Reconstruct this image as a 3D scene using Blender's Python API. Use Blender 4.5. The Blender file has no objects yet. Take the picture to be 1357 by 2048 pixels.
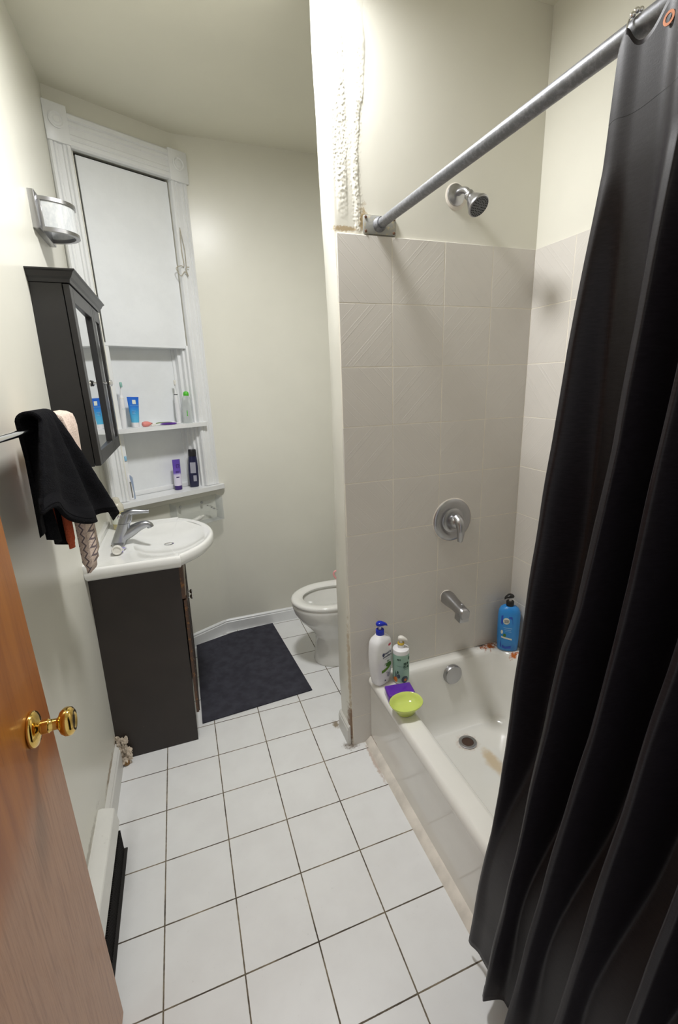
import bpy, bmesh, math, random
from mathutils import Vector, Matrix, noise as mn
PI = math.pi
SC = bpy.context.scene
COL = SC.collection
random.seed(7)

# ------------------------------------------------------------------ helpers
def new():
    return bmesh.new()

def obj(name, bm, m, parent=None, kind=None, smooth=40, label=None):
    """link a bmesh (world coordinates) as one mesh object"""
    if parent is not None:
        off = parent['_w']
        bmesh.ops.translate(bm, verts=bm.verts, vec=(-off[0], -off[1], -off[2]))
    bmesh.ops.recalc_face_normals(bm, faces=bm.faces)
    me = bpy.data.meshes.new(name)
    bm.to_mesh(me); bm.free()
    if isinstance(m, (list, tuple)):
        for x in m: me.materials.append(x)
    else:
        me.materials.append(m)
    if smooth:
        for p in me.polygons: p.use_smooth = True
        me.set_sharp_from_angle(angle=math.radians(smooth))
    o = bpy.data.objects.new(name, me)
    COL.objects.link(o)
    o['_w'] = tuple(parent['_w']) if parent is not None else (0.0, 0.0, 0.0)
    if parent is not None: o.parent = parent
    if kind: o['kind'] = kind
    if label: o['label'] = label
    return o

def thing(name, label, cat, loc, group=None):
    o = bpy.data.objects.new(name, None)
    o.empty_display_size = 0.05
    COL.objects.link(o)
    o.location = loc
    o['_w'] = tuple(loc)
    if label: o['label'] = label
    if cat: o['category'] = cat
    if group: o['group'] = group
    return o

def tag(o, label, cat, group=None):
    o['label'] = label; o['category'] = cat
    if group: o['group'] = group
    return o

def root_at(o, loc):
    """move a single-mesh thing's origin to its base"""
    me = o.data
    me.transform(Matrix.Translation((-loc[0], -loc[1], -loc[2])))
    o.location = loc
    o['_w'] = tuple(loc)
    return o

def box(bm, x0, x1, y0, y1, z0, z1, bev=0, seg=2, M=None, mi=0):
    vs = [bm.verts.new(p) for p in ((x0,y0,z0),(x1,y0,z0),(x1,y1,z0),(x0,y1,z0),(x0,y0,z1),(x1,y0,z1),(x1,y1,z1),(x0,y1,z1))]
    fs = [bm.faces.new([vs[i] for i in q]) for q in ((3,2,1,0),(4,5,6,7),(0,1,5,4),(1,2,6,5),(2,3,7,6),(3,0,4,7))]
    for f in fs: f.material_index = mi
    verts = set(vs)
    if bev:
        es = list({e for f in fs for e in f.edges})
        r = bmesh.ops.bevel(bm, geom=es, offset=bev, segments=seg, affect='EDGES', profile=0.5)
        verts = set(r['verts']) | {v for v in verts if v.is_valid}
        for f in r['faces']: f.material_index = mi
    if M is not None:
        bmesh.ops.transform(bm, matrix=M, verts=list(verts))
    return list(verts)

def ring_faces(bm, a, b, closed=True, mi=0):
    n = len(a)
    for i in range(n if closed else n-1):
        j = (i+1) % n
        try:
            f = bm.faces.new((a[i], a[j], b[j], b[i])); f.material_index = mi
        except ValueError: pass

def loft(bm, rings, cap0=True, cap1=True, closed=True, M=None, mi=0):
    R = []
    for r in rings:
        R.append([bm.verts.new(M @ Vector(p) if M is not None else p) for p in r])
    for a, b in zip(R, R[1:]): ring_faces(bm, a, b, closed, mi)
    if cap0: f = bm.faces.new(list(reversed(R[0]))); f.material_index = mi
    if cap1: f = bm.faces.new(R[-1]); f.material_index = mi
    return R

def lathe(bm, prof, seg=28, M=None, cap0=True, cap1=True, mi=0):
    rings = [[(r*math.cos(2*PI*i/seg), r*math.sin(2*PI*i/seg), z) for i in range(seg)] for r, z in prof]
    return loft(bm, rings, cap0, cap1, True, M, mi)

def axis_M(origin, direction):
    """matrix taking local z to direction"""
    d = Vector(direction).normalized()
    return Matrix.Translation(origin) @ d.to_track_quat('Z', 'Y').to_matrix().to_4x4()

def tube(bm, pts, r, seg=12, caps=True, flat=1.0, mi=0):
    pts = [Vector(p) for p in pts]
    n = len(pts); rings = []
    up = Vector((0, 0, 1)); prev = None
    for i, p in enumerate(pts):
        t = (pts[min(i+1, n-1)] - pts[max(i-1, 0)]).normalized()
        if prev is None:
            a = t.cross(up)
            if a.length < 1e-3: a = t.cross(Vector((0, 1, 0)))
            a.normalize()
        else:
            a = (prev - t*prev.dot(t)).normalized()
        prev = a
        b = t.cross(a)
        rr = r[i] if isinstance(r, (list, tuple)) else r
        rings.append([p + a*rr*math.cos(2*PI*k/seg) + b*rr*flat*math.sin(2*PI*k/seg) for k in range(seg)])
    loft(bm, rings, caps, caps, True, None, mi)

def smooth_path(pts, k=6):
    """Catmull-Rom through points"""
    P = [Vector(p) for p in pts]; out = []
    for i in range(len(P)-1):
        p0, p1, p2, p3 = P[max(i-1,0)], P[i], P[i+1], P[min(i+2,len(P)-1)]
        for j in range(k):
            t = j/k
            out.append(0.5*((2*p1)+(p2-p0)*t+(2*p0-5*p1+4*p2-p3)*t*t+(3*p1-p0-3*p2+p3)*t**3))
    out.append(P[-1]); return out

def prism(bm, poly, z0, z1, M=None, mi=0):
    return loft(bm, [[(x, y, z0) for x, y in poly], [(x, y, z1) for x, y in poly]], True, True, True, M, mi)

def grid(bm, f, nu, nv, mi=0):
    V = [[bm.verts.new(f(i/nu, j/nv)) for i in range(nu+1)] for j in range(nv+1)]
    for j in range(nv):
        for i in range(nu):
            q = bm.faces.new((V[j][i], V[j][i+1], V[j+1][i+1], V[j+1][i])); q.material_index = mi
    return V

def solid_grid(bm, f, g, nu, nv, mi=0):
    """closed sheet between surfaces f and g"""
    A = grid(bm, f, nu, nv, mi); B = grid(bm, g, nu, nv, mi)
    def strip(a, b):
        for i in range(len(a)-1):
            q = bm.faces.new((a[i], a[i+1], b[i+1], b[i])); q.material_index = mi
    strip(A[0], B[0]); strip(A[-1], B[-1])
    strip([r[0] for r in A], [r[0] for r in B]); strip([r[-1] for r in A], [r[-1] for r in B])

def rrect(x0, x1, y0, y1, r, z, n=6):
    out = []
    for cx, cy, a0 in ((x1-r, y1-r, 0), (x0+r, y1-r, 90), (x0+r, y0+r, 180), (x1-r, y0+r, 270)):
        for k in range(n+1):
            a = math.radians(a0+90*k/n)
            out.append((cx+r*math.cos(a), cy+r*math.sin(a), z))
    return out

def sell(cx, cy, rx, ry, z, n=2.0, seg=36):
    out = []
    for i in range(seg):
        a = 2*PI*i/seg; c, s = math.cos(a), math.sin(a)
        out.append((cx+rx*math.copysign(abs(c)**(2/n), c), cy+ry*math.copysign(abs(s)**(2/n), s), z))
    return out

def text(name, s, size, m, parent, M, bend=None, depth=0.0003, align='CENTER', label=None):
    cu = bpy.data.curves.new('txt', 'FONT'); cu.body = s; cu.size = size
    cu.align_x = align; cu.align_y = 'CENTER'; cu.extrude = depth; cu.resolution_u = 3
    ob = bpy.data.objects.new('txt', cu); COL.objects.link(ob)
    dg = bpy.context.evaluated_depsgraph_get()
    me = bpy.data.meshes.new_from_object(ob.evaluated_get(dg))
    bpy.data.objects.remove(ob); bpy.data.curves.remove(cu)
    if bend:                                   # wrap x around a radius
        for v in me.vertices:
            a = v.co.x/bend; rr = bend+v.co.z
            v.co = Vector((rr*math.sin(a), v.co.y, rr*math.cos(a)-bend))
    off = Vector(parent['_w'])
    me.transform(Matrix.Translation(-off) @ M)
    me.materials.clear(); me.materials.append(m); me.name = name
    o = bpy.data.objects.new(name, me); COL.objects.link(o)
    o.parent = parent; o['_w'] = tuple(off)
    if label: o['label'] = label
    return o

def face_M(pos, A):
    """text plane standing upright: x -> (cosA, sinA), y -> up, z -> out (sinA, -cosA)"""
    c, s = math.cos(A), math.sin(A)
    return Matrix(((c, 0, s, pos[0]), (s, 0, -c, pos[1]), (0, 1, 0, pos[2]), (0, 0, 0, 1)))

# ------------------------------------------------------------------ materials
class NT:
    def __init__(s, name):
        s.m = bpy.data.materials.new(name); s.m.use_nodes = True
        s.t = s.m.node_tree; s.n = s.t.nodes
        s.b = s.n['Principled BSDF']
        s.co = None
    def add(s, ty, **kw):
        n = s.n.new(ty)
        for k, v in kw.items(): setattr(n, k, v)
        return n
    def link(s, a, b): s.t.links.new(a, b)
    def coord(s):
        if s.co is None: s.co = s.add('ShaderNodeTexCoord').outputs['Object']
        return s.co
    def math(s, op, a, b=None, c=None, clamp=False):
        n = s.add('ShaderNodeMath', operation=op); n.use_clamp = clamp
        for i, v in enumerate((a, b, c)):
            if v is None: continue
            if hasattr(v, 'links'): s.link(v, n.inputs[i])
            else: n.inputs[i].default_value = v
        return n.outputs[0]
    def noise(s, scale, detail=3, rough=0.55, stretch=None, dim=None):
        n = s.add('ShaderNodeTexNoise'); n.inputs['Scale'].default_value = scale
        n.inputs['Detail'].default_value = detail; n.inputs['Roughness'].default_value = rough
        c = s.coord()
        if stretch:
            mp = s.add('ShaderNodeMapping'); mp.inputs['Scale'].default_value = stretch
            s.link(c, mp.inputs['Vector']); c = mp.outputs[0]
        s.link(c, n.inputs['Vector']); return n.outputs['Fac']
    def smooth(s, v, lo, hi, a=0.0, b=1.0):
        n = s.add('ShaderNodeMapRange', interpolation_type='SMOOTHSTEP')
        n.inputs['From Min'].default_value = lo; n.inputs['From Max'].default_value = hi
        n.inputs['To Min'].default_value = a; n.inputs['To Max'].default_value = b
        s.link(v, n.inputs['Value']); return n.outputs[0]
    def mix(s, fac, a, b):
        n = s.add('ShaderNodeMix', data_type='RGBA')
        for v, k in ((fac, 0), (a, 6), (b, 7)):
            if hasattr(v, 'links'): s.link(v, n.inputs[k])
            elif k == 0: n.inputs[0].default_value = v
            else: n.inputs[k].default_value = (*v, 1)
        return n.outputs[2]
    def xyz(s):
        n = s.add('ShaderNodeSeparateXYZ'); s.link(s.coord(), n.inputs[0]); return n.outputs
    def bump(s, h, strength=0.3, dist=0.002, prev=None):
        n = s.add('ShaderNodeBump'); n.inputs['Strength'].default_value = strength
        n.inputs['Distance'].default_value = dist
        s.link(h, n.inputs['Height'])
        if prev is not None: s.link(prev, n.inputs['Normal'])
        s.link(n.outputs[0], s.b.inputs['Normal']); return n.outputs[0]
    def color(s, v):
        if hasattr(v, 'links'): s.link(v, s.b.inputs['Base Color'])
        else: s.b.inputs['Base Color'].default_value = (*v, 1)
    def set(s, **kw):
        for k, v in kw.items():
            i = s.b.inputs[k.replace('_', ' ')]
            if hasattr(v, 'links'): s.link(v, i)
            else: i.default_value = v
    def spot(s, c, rad, edge=0.5, nscale=30, namp=0.8):
        """irregular stain mask around point c with radii rad"""
        mp = s.add('ShaderNodeMapping', vector_type='TEXTURE')
        mp.inputs['Location'].default_value = c; mp.inputs['Scale'].default_value = rad
        s.link(s.coord(), mp.inputs['Vector'])
        ln = s.add('ShaderNodeVectorMath', operation='LENGTH'); s.link(mp.outputs[0], ln.inputs[0])
        nz = s.noise(nscale, 4, 0.65)
        d = s.math('ADD', ln.outputs['Value'], s.math('MULTIPLY', s.math('SUBTRACT', nz, 0.5), namp*2))
        return s.smooth(d, 1.0, edge, 0.0, 1.0)

def srgb(r, g, b):
    f = lambda c: (c/255/12.92) if c/255 <= 0.04045 else ((c/255+0.055)/1.055)**2.4
    return (f(r), f(g), f(b))

def plain(name, col, rough=0.5, metal=0.0, vary=0.06, bump=0.0, bscale=200, **kw):
    k = NT(name)
    n = k.noise(14, 3)
    k.color(k.mix(k.smooth(n, 0.3, 0.7), tuple(c*(1-vary) for c in col), tuple(min(1, c*(1+vary)) for c in col)))
    k.set(Roughness=rough, Metallic=metal, **kw)
    if bump: k.bump(k.noise(bscale, 3), bump, 0.001)
    return k.m

WALLC = (0.79, 0.775, 0.685)
def paint(name, col, rough=0.30, stains=()):
    k = NT(name)
    n = k.noise(2.2, 4); n2 = k.noise(9, 4)
    c = k.mix(k.smooth(n, 0.3, 0.7), tuple(x*0.975 for x in col), tuple(min(1, x*1.02) for x in col))
    for cc, rr, sc, amt, ns in stains:
        msk = k.math('MULTIPLY', k.spot(cc, rr, 0.35, ns, 0.9), amt)
        c = k.mix(msk, c, sc)
    k.color(c)
    k.set(Roughness=rough, Specular_IOR_Level=0.45)
    b = k.bump(n2, 0.12, 0.006)
    k.bump(k.noise(140, 2), 0.05, 0.001, b)
    return k.m

RUST = srgb(150, 105, 55); GRIME = srgb(95, 75, 50)
M_wall = paint('wall_paint', WALLC)
M_wleft = paint('wall_paint_left', WALLC, stains=[((-0.2, -0.28, 0.122), (0.05, 0.15, 0.022), srgb(140, 115, 75), 0.95, 40), ((-0.2, -0.10, 0.07), (0.05, 0.05, 0.09), srgb(150, 120, 80), 0.7, 60),
                                                 ((-0.2, -0.75, 0.20), (0.05, 0.28, 0.022), srgb(120, 105, 80), 0.6, 60)])
M_part = paint('wall_paint_partition', (0.79, 0.775, 0.69), 0.34, stains=[((0.765, -0.474, 0.19), (0.03, 0.04, 0.14), srgb(120, 82, 45), 0.9, 60),
            ((0.765, -0.474, 0.46), (0.008, 0.018, 0.30), srgb(170, 142, 95), 0.55, 50), ((0.80, -0.474, 2.07), (0.065, 0.03, 0.011), srgb(160, 130, 75), 0.75, 120),
            ((0.865, -0.474, 2.10), (0.02, 0.03, 0.05), srgb(170, 140, 80), 0.8, 90)])
M_ceil = paint('ceiling_paint', (0.82, 0.80, 0.68), 0.6)

def white_paint(name, col=(0.84, 0.85, 0.85), rough=0.32, dirt=0.25):
    k = NT(name)
    n = k.noise(6, 5, 0.7); n2 = k.noise(60, 4, 0.7)
    c = k.mix(k.smooth(n, 0.35, 0.65), tuple(x*0.96 for x in col), col)
    c = k.mix(k.math('MULTIPLY', k.smooth(n2, 0.66, 0.78), dirt), c, srgb(150, 140, 120))
    k.color(c); k.set(Roughness=rough)
    k.bump(k.noise(40, 4), 0.12, 0.002)
    return k.m
M_trim = white_paint('white_gloss_trim')
M_board = white_paint('white_board', (0.85, 0.87, 0.88), 0.35, 0.0)
M_dirtytrim = white_paint('dirty_trim', (0.70, 0.69, 0.65), 0.4, 0.8)
M_heater = white_paint('heater_enamel', (0.78, 0.775, 0.73), 0.4, 0.5)

def P0(n, c): return plain(n, c, 0.8, vary=0.06)
# floor tile
def floor_tile():
    k = NT('floor_tile'); S = 0.216; x, y, z = k.xyz()
    g = 0.0021/S
    def cell(v):
        f = k.math('FRACT', k.math('ADD', k.math('DIVIDE', v, S), 100.5))
        return k.math('SUBTRACT', 0.5, k.math('ABSOLUTE', k.math('SUBTRACT', f, 0.5))), k.math('FLOOR', k.math('ADD', k.math('DIVIDE', v, S), 100.5))
    def edge(v):
        f = k.math('FRACT', k.math('ADD', k.math('DIVIDE', v, S), 100.0))
        return k.math('SUBTRACT', 0.5, k.math('ABSOLUTE', k.math('SUBTRACT', f, 0.5)))
    d = k.math('MINIMUM', edge(x), edge(y))
    wob = k.math('MULTIPLY', k.math('SUBTRACT', k.noise(60, 3), 0.5), 0.008)
    gm = k.smooth(k.math('ADD', d, wob), g*0.75, g*1.25, 1.0, 0.0)
    n = k.noise(7, 4); n2 = k.noise(55, 5, 0.75); n3 = k.noise(1.8, 3)
    c = k.mix(k.smooth(n, 0.3, 0.7), (0.80, 0.80, 0.795), (0.84, 0.845, 0.84))
    c = k.mix(k.math('MULTIPLY', k.smooth(n2, 0.62, 0.8), 0.35), c, srgb(150, 146, 136))
    # grime by the heater and by the partition corner
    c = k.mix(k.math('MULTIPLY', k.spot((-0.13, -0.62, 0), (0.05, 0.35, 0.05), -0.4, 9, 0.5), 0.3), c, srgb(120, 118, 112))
    c = k.mix(k.math('MULTIPLY', k.spot((0.795, -0.385, 0), (0.05, 0.035, 0.05), 0.2, 70, 0.9), 0.85), c, GRIME)
    c = k.mix(k.math('MULTIPLY', k.spot((0.853, -0.52, 0), (0.012, 0.16, 0.05), 0.3, 60, 0.9), 0.6), c, srgb(170, 140, 112))
    c = k.mix(k.math('MULTIPLY', k.spot((0.768, -0.235, 0), (0.02, 0.035, 0.05), 0.3, 70, 0.9), 0.8), c, srgb(120, 95, 50))
    gc = k.mix(k.smooth(k.noise(9, 4), 0.35, 0.65), srgb(74, 66, 56), srgb(138, 126, 106))
    k.color(k.mix(gm, c, gc))
    k.set(Roughness=k.smooth(gm, 0, 1, 0.33, 0.9), Specular_IOR_Level=0.4)
    b = k.bump(gm, -0.6, 0.002)
    k.bump(k.noise(25, 3), 0.06, 0.003, b)
    return k.m
M_floor = floor_tile()

def wall_tile(name, ax, o, base):
    """square tile with engraved chevron lines; ax = horizontal axis index, o = horizontal origin"""
    k = NT(name); S = 0.2018; H = 0.2032; P = k.xyz(); u, z = P[ax], P[2]
    uu = k.math('ADD', k.math('DIVIDE', k.math('SUBTRACT', u, o), S), 100.0)
    vv = k.math('ADD', k.math('DIVIDE', k.math('SUBTRACT', 2.0546, z), H), 100.0)
    fu, fv = k.math('FRACT', uu), k.math('FRACT', vv)
    eu = k.math('SUBTRACT', 0.5, k.math('ABSOLUTE', k.math('SUBTRACT', fu, 0.5)))
    ev = k.math('SUBTRACT', 0.5, k.math('ABSOLUTE', k.math('SUBTRACT', fv, 0.5)))
    par = k.math('MODULO', k.math('ADD', k.math('FLOOR', uu), k.math('FLOOR', vv)), 2.0)
    sg = k.math('SUBTRACT', k.math('MULTIPLY', par, 2.0), 1.0)
    dg = k.math('ADD', fu, k.math('MULTIPLY', fv, sg))
    lines = k.add('ShaderNodeTexNoise', noise_dimensions='1D'); lines.inputs['Scale'].default_value = 22; lines.inputs['Detail'].default_value = 3
    k.link(dg, lines.inputs['W'])
    ln = k.smooth(lines.outputs['Fac'], 0.58, 0.68, 0, 1)
    n = k.noise(6, 3)
    c = k.mix(k.smooth(n, 0.3, 0.7), tuple(x*0.97 for x in base), base)
    c = k.mix(k.math('MULTIPLY', ln, 0.12), c, (0.8, 0.79, 0.76))
    k.color(c)
    k.set(Roughness=0.3, Specular_IOR_Level=0.45)
    k.bump(ln, 0.5, 0.0008)
    return k.m
M_grout = P0('tile_grout', srgb(236, 230, 216))
TILEC = (0.705, 0.675, 0.625)
M_tile_p = wall_tile('shower_tile_head', 0, 0.7612, TILEC)
M_tile_r = wall_tile('shower_tile_side', 1, -0.474, TILEC)

def tub_mat():
    k = NT('tub_enamel')
    c = k.mix(k.smooth(k.noise(5, 3), 0.3, 0.7), (0.83, 0.82, 0.77), (0.86, 0.85, 0.80))
    for cc, rr, sc, a, ns, na in [((p_[0]-1.2, p_[1]+1.23, p_[2]), *q_) for p_, *q_ in (((1.251, -0.809, 0.115), (0.040, 0.09, 0.05), srgb(205, 175, 120), 0.65, 20, 0.5),
                            ((1.214, -0.683, 0.115), (0.055, 0.055, 0.03), srgb(170, 110, 60), 0.6, 70, 0.5),
                            ((1.43, -0.50, 0.43), (0.055, 0.035, 0.04), srgb(165, 85, 30), 1.0, 60, 1.5),
                            ((1.40, -0.485, 0.43), (0.04, 0.012, 0.04), srgb(60, 35, 15), 1.0, 60, 0.6),
                            ((1.49, -0.60, 0.425), (0.035, 0.02, 0.03), srgb(190, 100, 35), 1.0, 70, 1.3),
                            ((1.2, -0.477, 0.43), (0.3, 0.006, 0.012), srgb(175, 140, 95), 0.8, 40, 1.0),
                            ((0.853, -0.50, 0.10), (0.03, 0.1, 0.02), srgb(150, 110, 80), 0.8, 60, 1.0))]:
        c = k.mix(k.math('MULTIPLY', k.spot(cc, rr, 0.3, ns, na), a), c, sc)
    k.color(c); k.set(Roughness=0.16, Coat_Weight=0.3, Coat_Roughness=0.05)
    return k.m
M_tub = tub_mat()
M_porc = plain('porcelain', (0.82, 0.815, 0.775), 0.12, vary=0.02, Coat_Weight=0.4)
M_sink = plain('sink_marble', (0.86, 0.86, 0.83), 0.14, vary=0.015, Coat_Weight=0.4)
M_chrome = plain('chrome', (0.78, 0.78, 0.79), 0.08, 1.0, vary=0.02)
M_satin = plain('satin_nickel', (0.44, 0.44, 0.455), 0.30, 1.0, vary=0.05)
M_dullsteel = plain('dull_chrome', (0.42, 0.43, 0.455), 0.3, 1.0, vary=0.1, bump=0.05, bscale=80)
def rod_mat():
    k = NT('worn_rod'); n = k.noise(90, 5, 0.75)
    k.color(k.mix(k.smooth(n, 0.45, 0.65), (0.20, 0.205, 0.22), (0.29, 0.295, 0.32)))
    k.set(Roughness=0.42, Metallic=0.55); k.bump(n, 0.15, 0.001); return k.m
M_rod = rod_mat()
def plate_mat():
    k = NT('flaking_plate'); n = k.noise(70, 5, 0.7)
    k.color(k.mix(k.smooth(n, 0.5, 0.66), (0.36, 0.36, 0.34), srgb(190, 180, 150)))
    k.set(Roughness=0.5, Metallic=0.4); k.bump(n, 0.3, 0.002); return k.m
M_plate = plate_mat()
M_brass = plain('polished_brass', (0.80, 0.55, 0.16), 0.09, 1.0, vary=0.03)
M_black = plain('black_cabinet_lacquer', srgb(35, 34, 34), 0.38, vary=0.08)
def mirror_mat():
    k = NT('mirror_glass'); k.color(k.mix(k.noise(3, 1), (0.87, 0.88, 0.88), (0.89, 0.90, 0.90)))
    k.set(Metallic=1.0, Roughness=0.01); return k.m
M_mirror = mirror_mat()
def wood_door():
    k = NT('varnished_wood')
    n = k.noise(3.0, 4, 0.6, (6, 6, 0.55)); f = k.noise(30, 5, 0.7, (5, 5, 0.25))
    c = k.mix(k.smooth(n, 0.3, 0.7), srgb(152, 84, 22), srgb(180, 110, 38))
    c = k.mix(k.math('MULTIPLY', k.smooth(f, 0.55, 0.75), 0.5), c, srgb(118, 62, 16))
    z = k.xyz()[2]
    low = k.smooth(k.math('ADD', z, k.math('MULTIPLY', k.noise(5, 4), 0.12)), 0.86, 0.98, 1.0, 0.0)   # worn varnish on the lower part
    worn = k.mix(k.smooth(f, 0.4, 0.75), srgb(180, 136, 104), srgb(146, 102, 74))
    c = k.mix(k.math('MULTIPLY', low, 0.85), c, worn)
    k.color(c); k.set(Roughness=0.36, Coat_Weight=0.08)
    k.bump(f, 0.08, 0.001); return k.m
M_wood = wood_door()
def vanity_mat(name, col, speck, amt, lo=0.69):
    k = NT(name); n = k.noise(45, 5, 0.7); n2 = k.noise(9, 3)
    c = k.mix(k.smooth(n2, 0.3, 0.7), tuple(x*0.85 for x in col), col)
    c = k.mix(k.math('MULTIPLY', k.smooth(n, lo, lo+0.06), amt), c, speck)
    k.color(c); k.set(Roughness=0.5); k.bump(k.noise(250, 2), 0.06, 0.001); return k.m
M_vanity = vanity_mat('dark_veneer', srgb(50, 43, 39), srgb(150, 120, 90), 0.5)
M_vedge = vanity_mat('stained_edge_wood', srgb(84, 60, 44), srgb(140, 95, 45), 0.8, 0.55)
M_vfront = vanity_mat('vanity_front', srgb(58, 44, 36), srgb(150, 140, 125), 0.7, 0.6)
M_vpale = vanity_mat('bare_front', srgb(150, 138, 122), srgb(95, 70, 50), 0.6, 0.6)
def rug_mat():
    k = NT('rubber_backed_mat'); n = k.noise(420, 2); n2 = k.noise(18, 4)
    c = k.mix(k.smooth(n2, 0.3, 0.7), srgb(58, 58, 66), srgb(70, 70, 79))
    c = k.mix(k.math('MULTIPLY', k.smooth(k.noise(120, 3), 0.72, 0.78), 0.4), c, srgb(120, 115, 110))
    k.color(c); k.set(Roughness=0.95, Specular_IOR_Level=0.15); k.bump(n, 0.5, 0.002); return k.m
M_rug = rug_mat()
def towel_mat(name, a, b, bs=260, st=0.9):
    k = NT(name); n = k.noise(bs, 3, 0.7)
    k.color(k.mix(k.smooth(n, 0.3, 0.7), a, b)); k.set(Roughness=1.0, Specular_IOR_Level=0.1, Sheen_Weight=0.0)
    k.bump(n, st, 0.004); return k.m
M_towel = towel_mat('black_terry', srgb(12, 12, 15), srgb(26, 26, 30))
M_hem = towel_mat('black_terry_hem', srgb(20, 20, 23), srgb(30, 30, 34), 500, 0.4)
def knit_mat():
    k = NT('patterned_knit'); x, y, z = k.xyz()
    zig = k.math('ABSOLUTE', k.math('SUBTRACT', k.math('FRACT', k.math('MULTIPLY', z, 42)), 0.5))
    w = k.math('ADD', k.math('MULTIPLY', x, 60), zig)
    band = k.math('FRACT', k.math('ADD', w, 0.35))
    c = k.mix(k.smooth(k.noise(300, 2), 0.3, 0.7), srgb(206, 184, 168), srgb(234, 216, 204))
    c = k.mix(k.math('MULTIPLY', k.math('MULTIPLY', k.math('LESS_THAN', band, 0.24), 0.85), k.math('LESS_THAN', z, 0.17)), c, srgb(92, 82, 92))
    k.color(c); k.set(Roughness=1.0, Specular_IOR_Level=0.1); k.bump(k.noise(300, 2), 0.8, 0.003); return k.m
M_knit = knit_mat()
M_orange = towel_mat('orange_cloth', srgb(190, 88, 58), srgb(210, 105, 72))
def curtain_mat():
    k = NT('black_curtain_cloth')
    n = k.noise(500, 2, 0.6, (1, 1, 1)); w = k.noise(60, 3, 0.6, (1, 1, 6))
    k.color(k.mix(k.smooth(w, 0.3, 0.7), srgb(27, 23, 27), srgb(36, 32, 37)))
    k.set(Roughness=0.45, Specular_IOR_Level=0.3)
    k.bump(n, 0.12, 0.001); return k.m
M_curtain = curtain_mat()
def glass(name, col, rough=0.05, trans=1.0, ior=1.45, alpha=None):
    k = NT(name); k.color(k.mix(k.noise(8, 2), col, tuple(min(1, c*1.02) for c in col)))
    k.set(Roughness=rough, Transmission_Weight=trans, IOR=ior); return k.m
def thin_clear(name, tint, fac):
    """clear thin plastic: mostly transparent with glossy surface"""
    k = NT(name); out = k.n['Material Output']
    tr = k.add('ShaderNodeBsdfTransparent'); tr.inputs[0].default_value = (*tint, 1)
    k.color(k.mix(k.noise(10, 2), (0.8, 0.82, 0.82), (0.85, 0.87, 0.87))); k.set(Roughness=0.08)
    mx = k.add('ShaderNodeMixShader'); mx.inputs[0].default_value = fac
    k.link(tr.outputs[0], mx.inputs[1]); k.link(k.b.outputs[0], mx.inputs[2]); k.link(mx.outputs[0], out.inputs[0])
    return k.m
M_acryl = thin_clear('clear_acrylic', (0.98, 0.985, 0.985), 0.04)
M_acedge = thin_clear('acrylic_edge', (0.92, 0.93, 0.94), 0.15)
M_clear = thin_clear('clear_bottle', (0.86, 0.88, 0.87), 0.32)
M_opal = plain('opal_glass', (0.80, 0.80, 0.74), 0.2, vary=0.05)
def opal_streak():
    k = NT('streaked_opal_glass'); n = k.noise(30, 4, 0.7, (1, 4, 1))
    k.color(k.mix(k.smooth(n, 0.35, 0.65), (0.50, 0.52, 0.53), (0.62, 0.63, 0.62))); k.set(Roughness=0.15); return k.m
M_opal2 = opal_streak()
def P(name, col, rough=0.35, **kw): return plain(name, col, rough, vary=0.03, **kw)
M_wplast = P('white_plastic', (0.82, 0.82, 0.83), 0.3)
M_wplast2 = P('ivory_plastic', (0.76, 0.74, 0.68), 0.35)
M_bluecap = P('cobalt_plastic', srgb(16, 40, 170), 0.25)
M_bluebot = P('sky_blue_plastic', srgb(50, 142, 218), 0.3)
M_blkplast = P('black_plastic', srgb(24, 23, 24), 0.35)
M_mint = P('mint_label', srgb(160, 196, 178), 0.4)
M_navy = P('navy_plastic', srgb(28, 30, 66), 0.3)
M_darkcap = P('black_cap', srgb(32, 31, 36), 0.35)
M_gold = P('gold_band', srgb(200, 170, 60), 0.3)
M_red = P('red_print', srgb(200, 60, 80), 0.5)
M_ink = P('dark_blue_print', srgb(40, 44, 84), 0.5)
M_green = P('green_print', srgb(96, 142, 22), 0.5)
M_dkgreen = P('dark_green_print', srgb(45, 84, 66), 0.5)
M_leaf = P('leaf_green_print', srgb(70, 120, 40), 0.5)
M_orng = P('orange_print', srgb(214, 122, 50), 0.5)
M_slate = P('slate_print', srgb(70, 84, 100), 0.5)
M_grey = P('grey_print', srgb(165, 165, 178), 0.5)
M_royal = P('royal_print', srgb(38, 82, 190), 0.45)
M_palelabel = P('pale_label', srgb(222, 226, 214), 0.5)
M_paletext = P('pale_blue_print', srgb(150, 200, 236), 0.5)
M_purplebox = P('glossy_purple', srgb(96, 40, 165), 0.12, Coat_Weight=0.5)
def lime_mat():
    k = NT('lime_plastic'); k.color(k.mix(k.noise(6, 2), srgb(203, 218, 112), srgb(210, 223, 122)))
    k.set(Roughness=0.12, Subsurface_Weight=0.15, Subsurface_Radius=(0.01, 0.012, 0.003)); return k.m
M_lime = lime_mat()
M_pink = P('pink_silicone', srgb(226, 140, 132), 0.45)
M_rose = P('rose_plastic', srgb(238, 168, 168), 0.4)
M_brpurple = P('purple_grip', srgb(88, 40, 140), 0.4)
M_brgreen = P('olive_grip', srgb(104, 128, 72), 0.4)
M_capgreen = P('bright_green_cap', srgb(84, 190, 50), 0.35)
M_minthead = P('mint_bristle', srgb(140, 185, 175), 0.6)
M_bluehead = P('blue_bristle', srgb(140, 190, 220), 0.6)
M_bluegrey = P('blue_grey_grip', srgb(150, 165, 190), 0.4)
M_greygrip = P('grey_grip', srgb(130, 128, 120), 0.5)
M_dgrey = P('dark_grey_plastic', srgb(90, 92, 94), 0.4)
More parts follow.
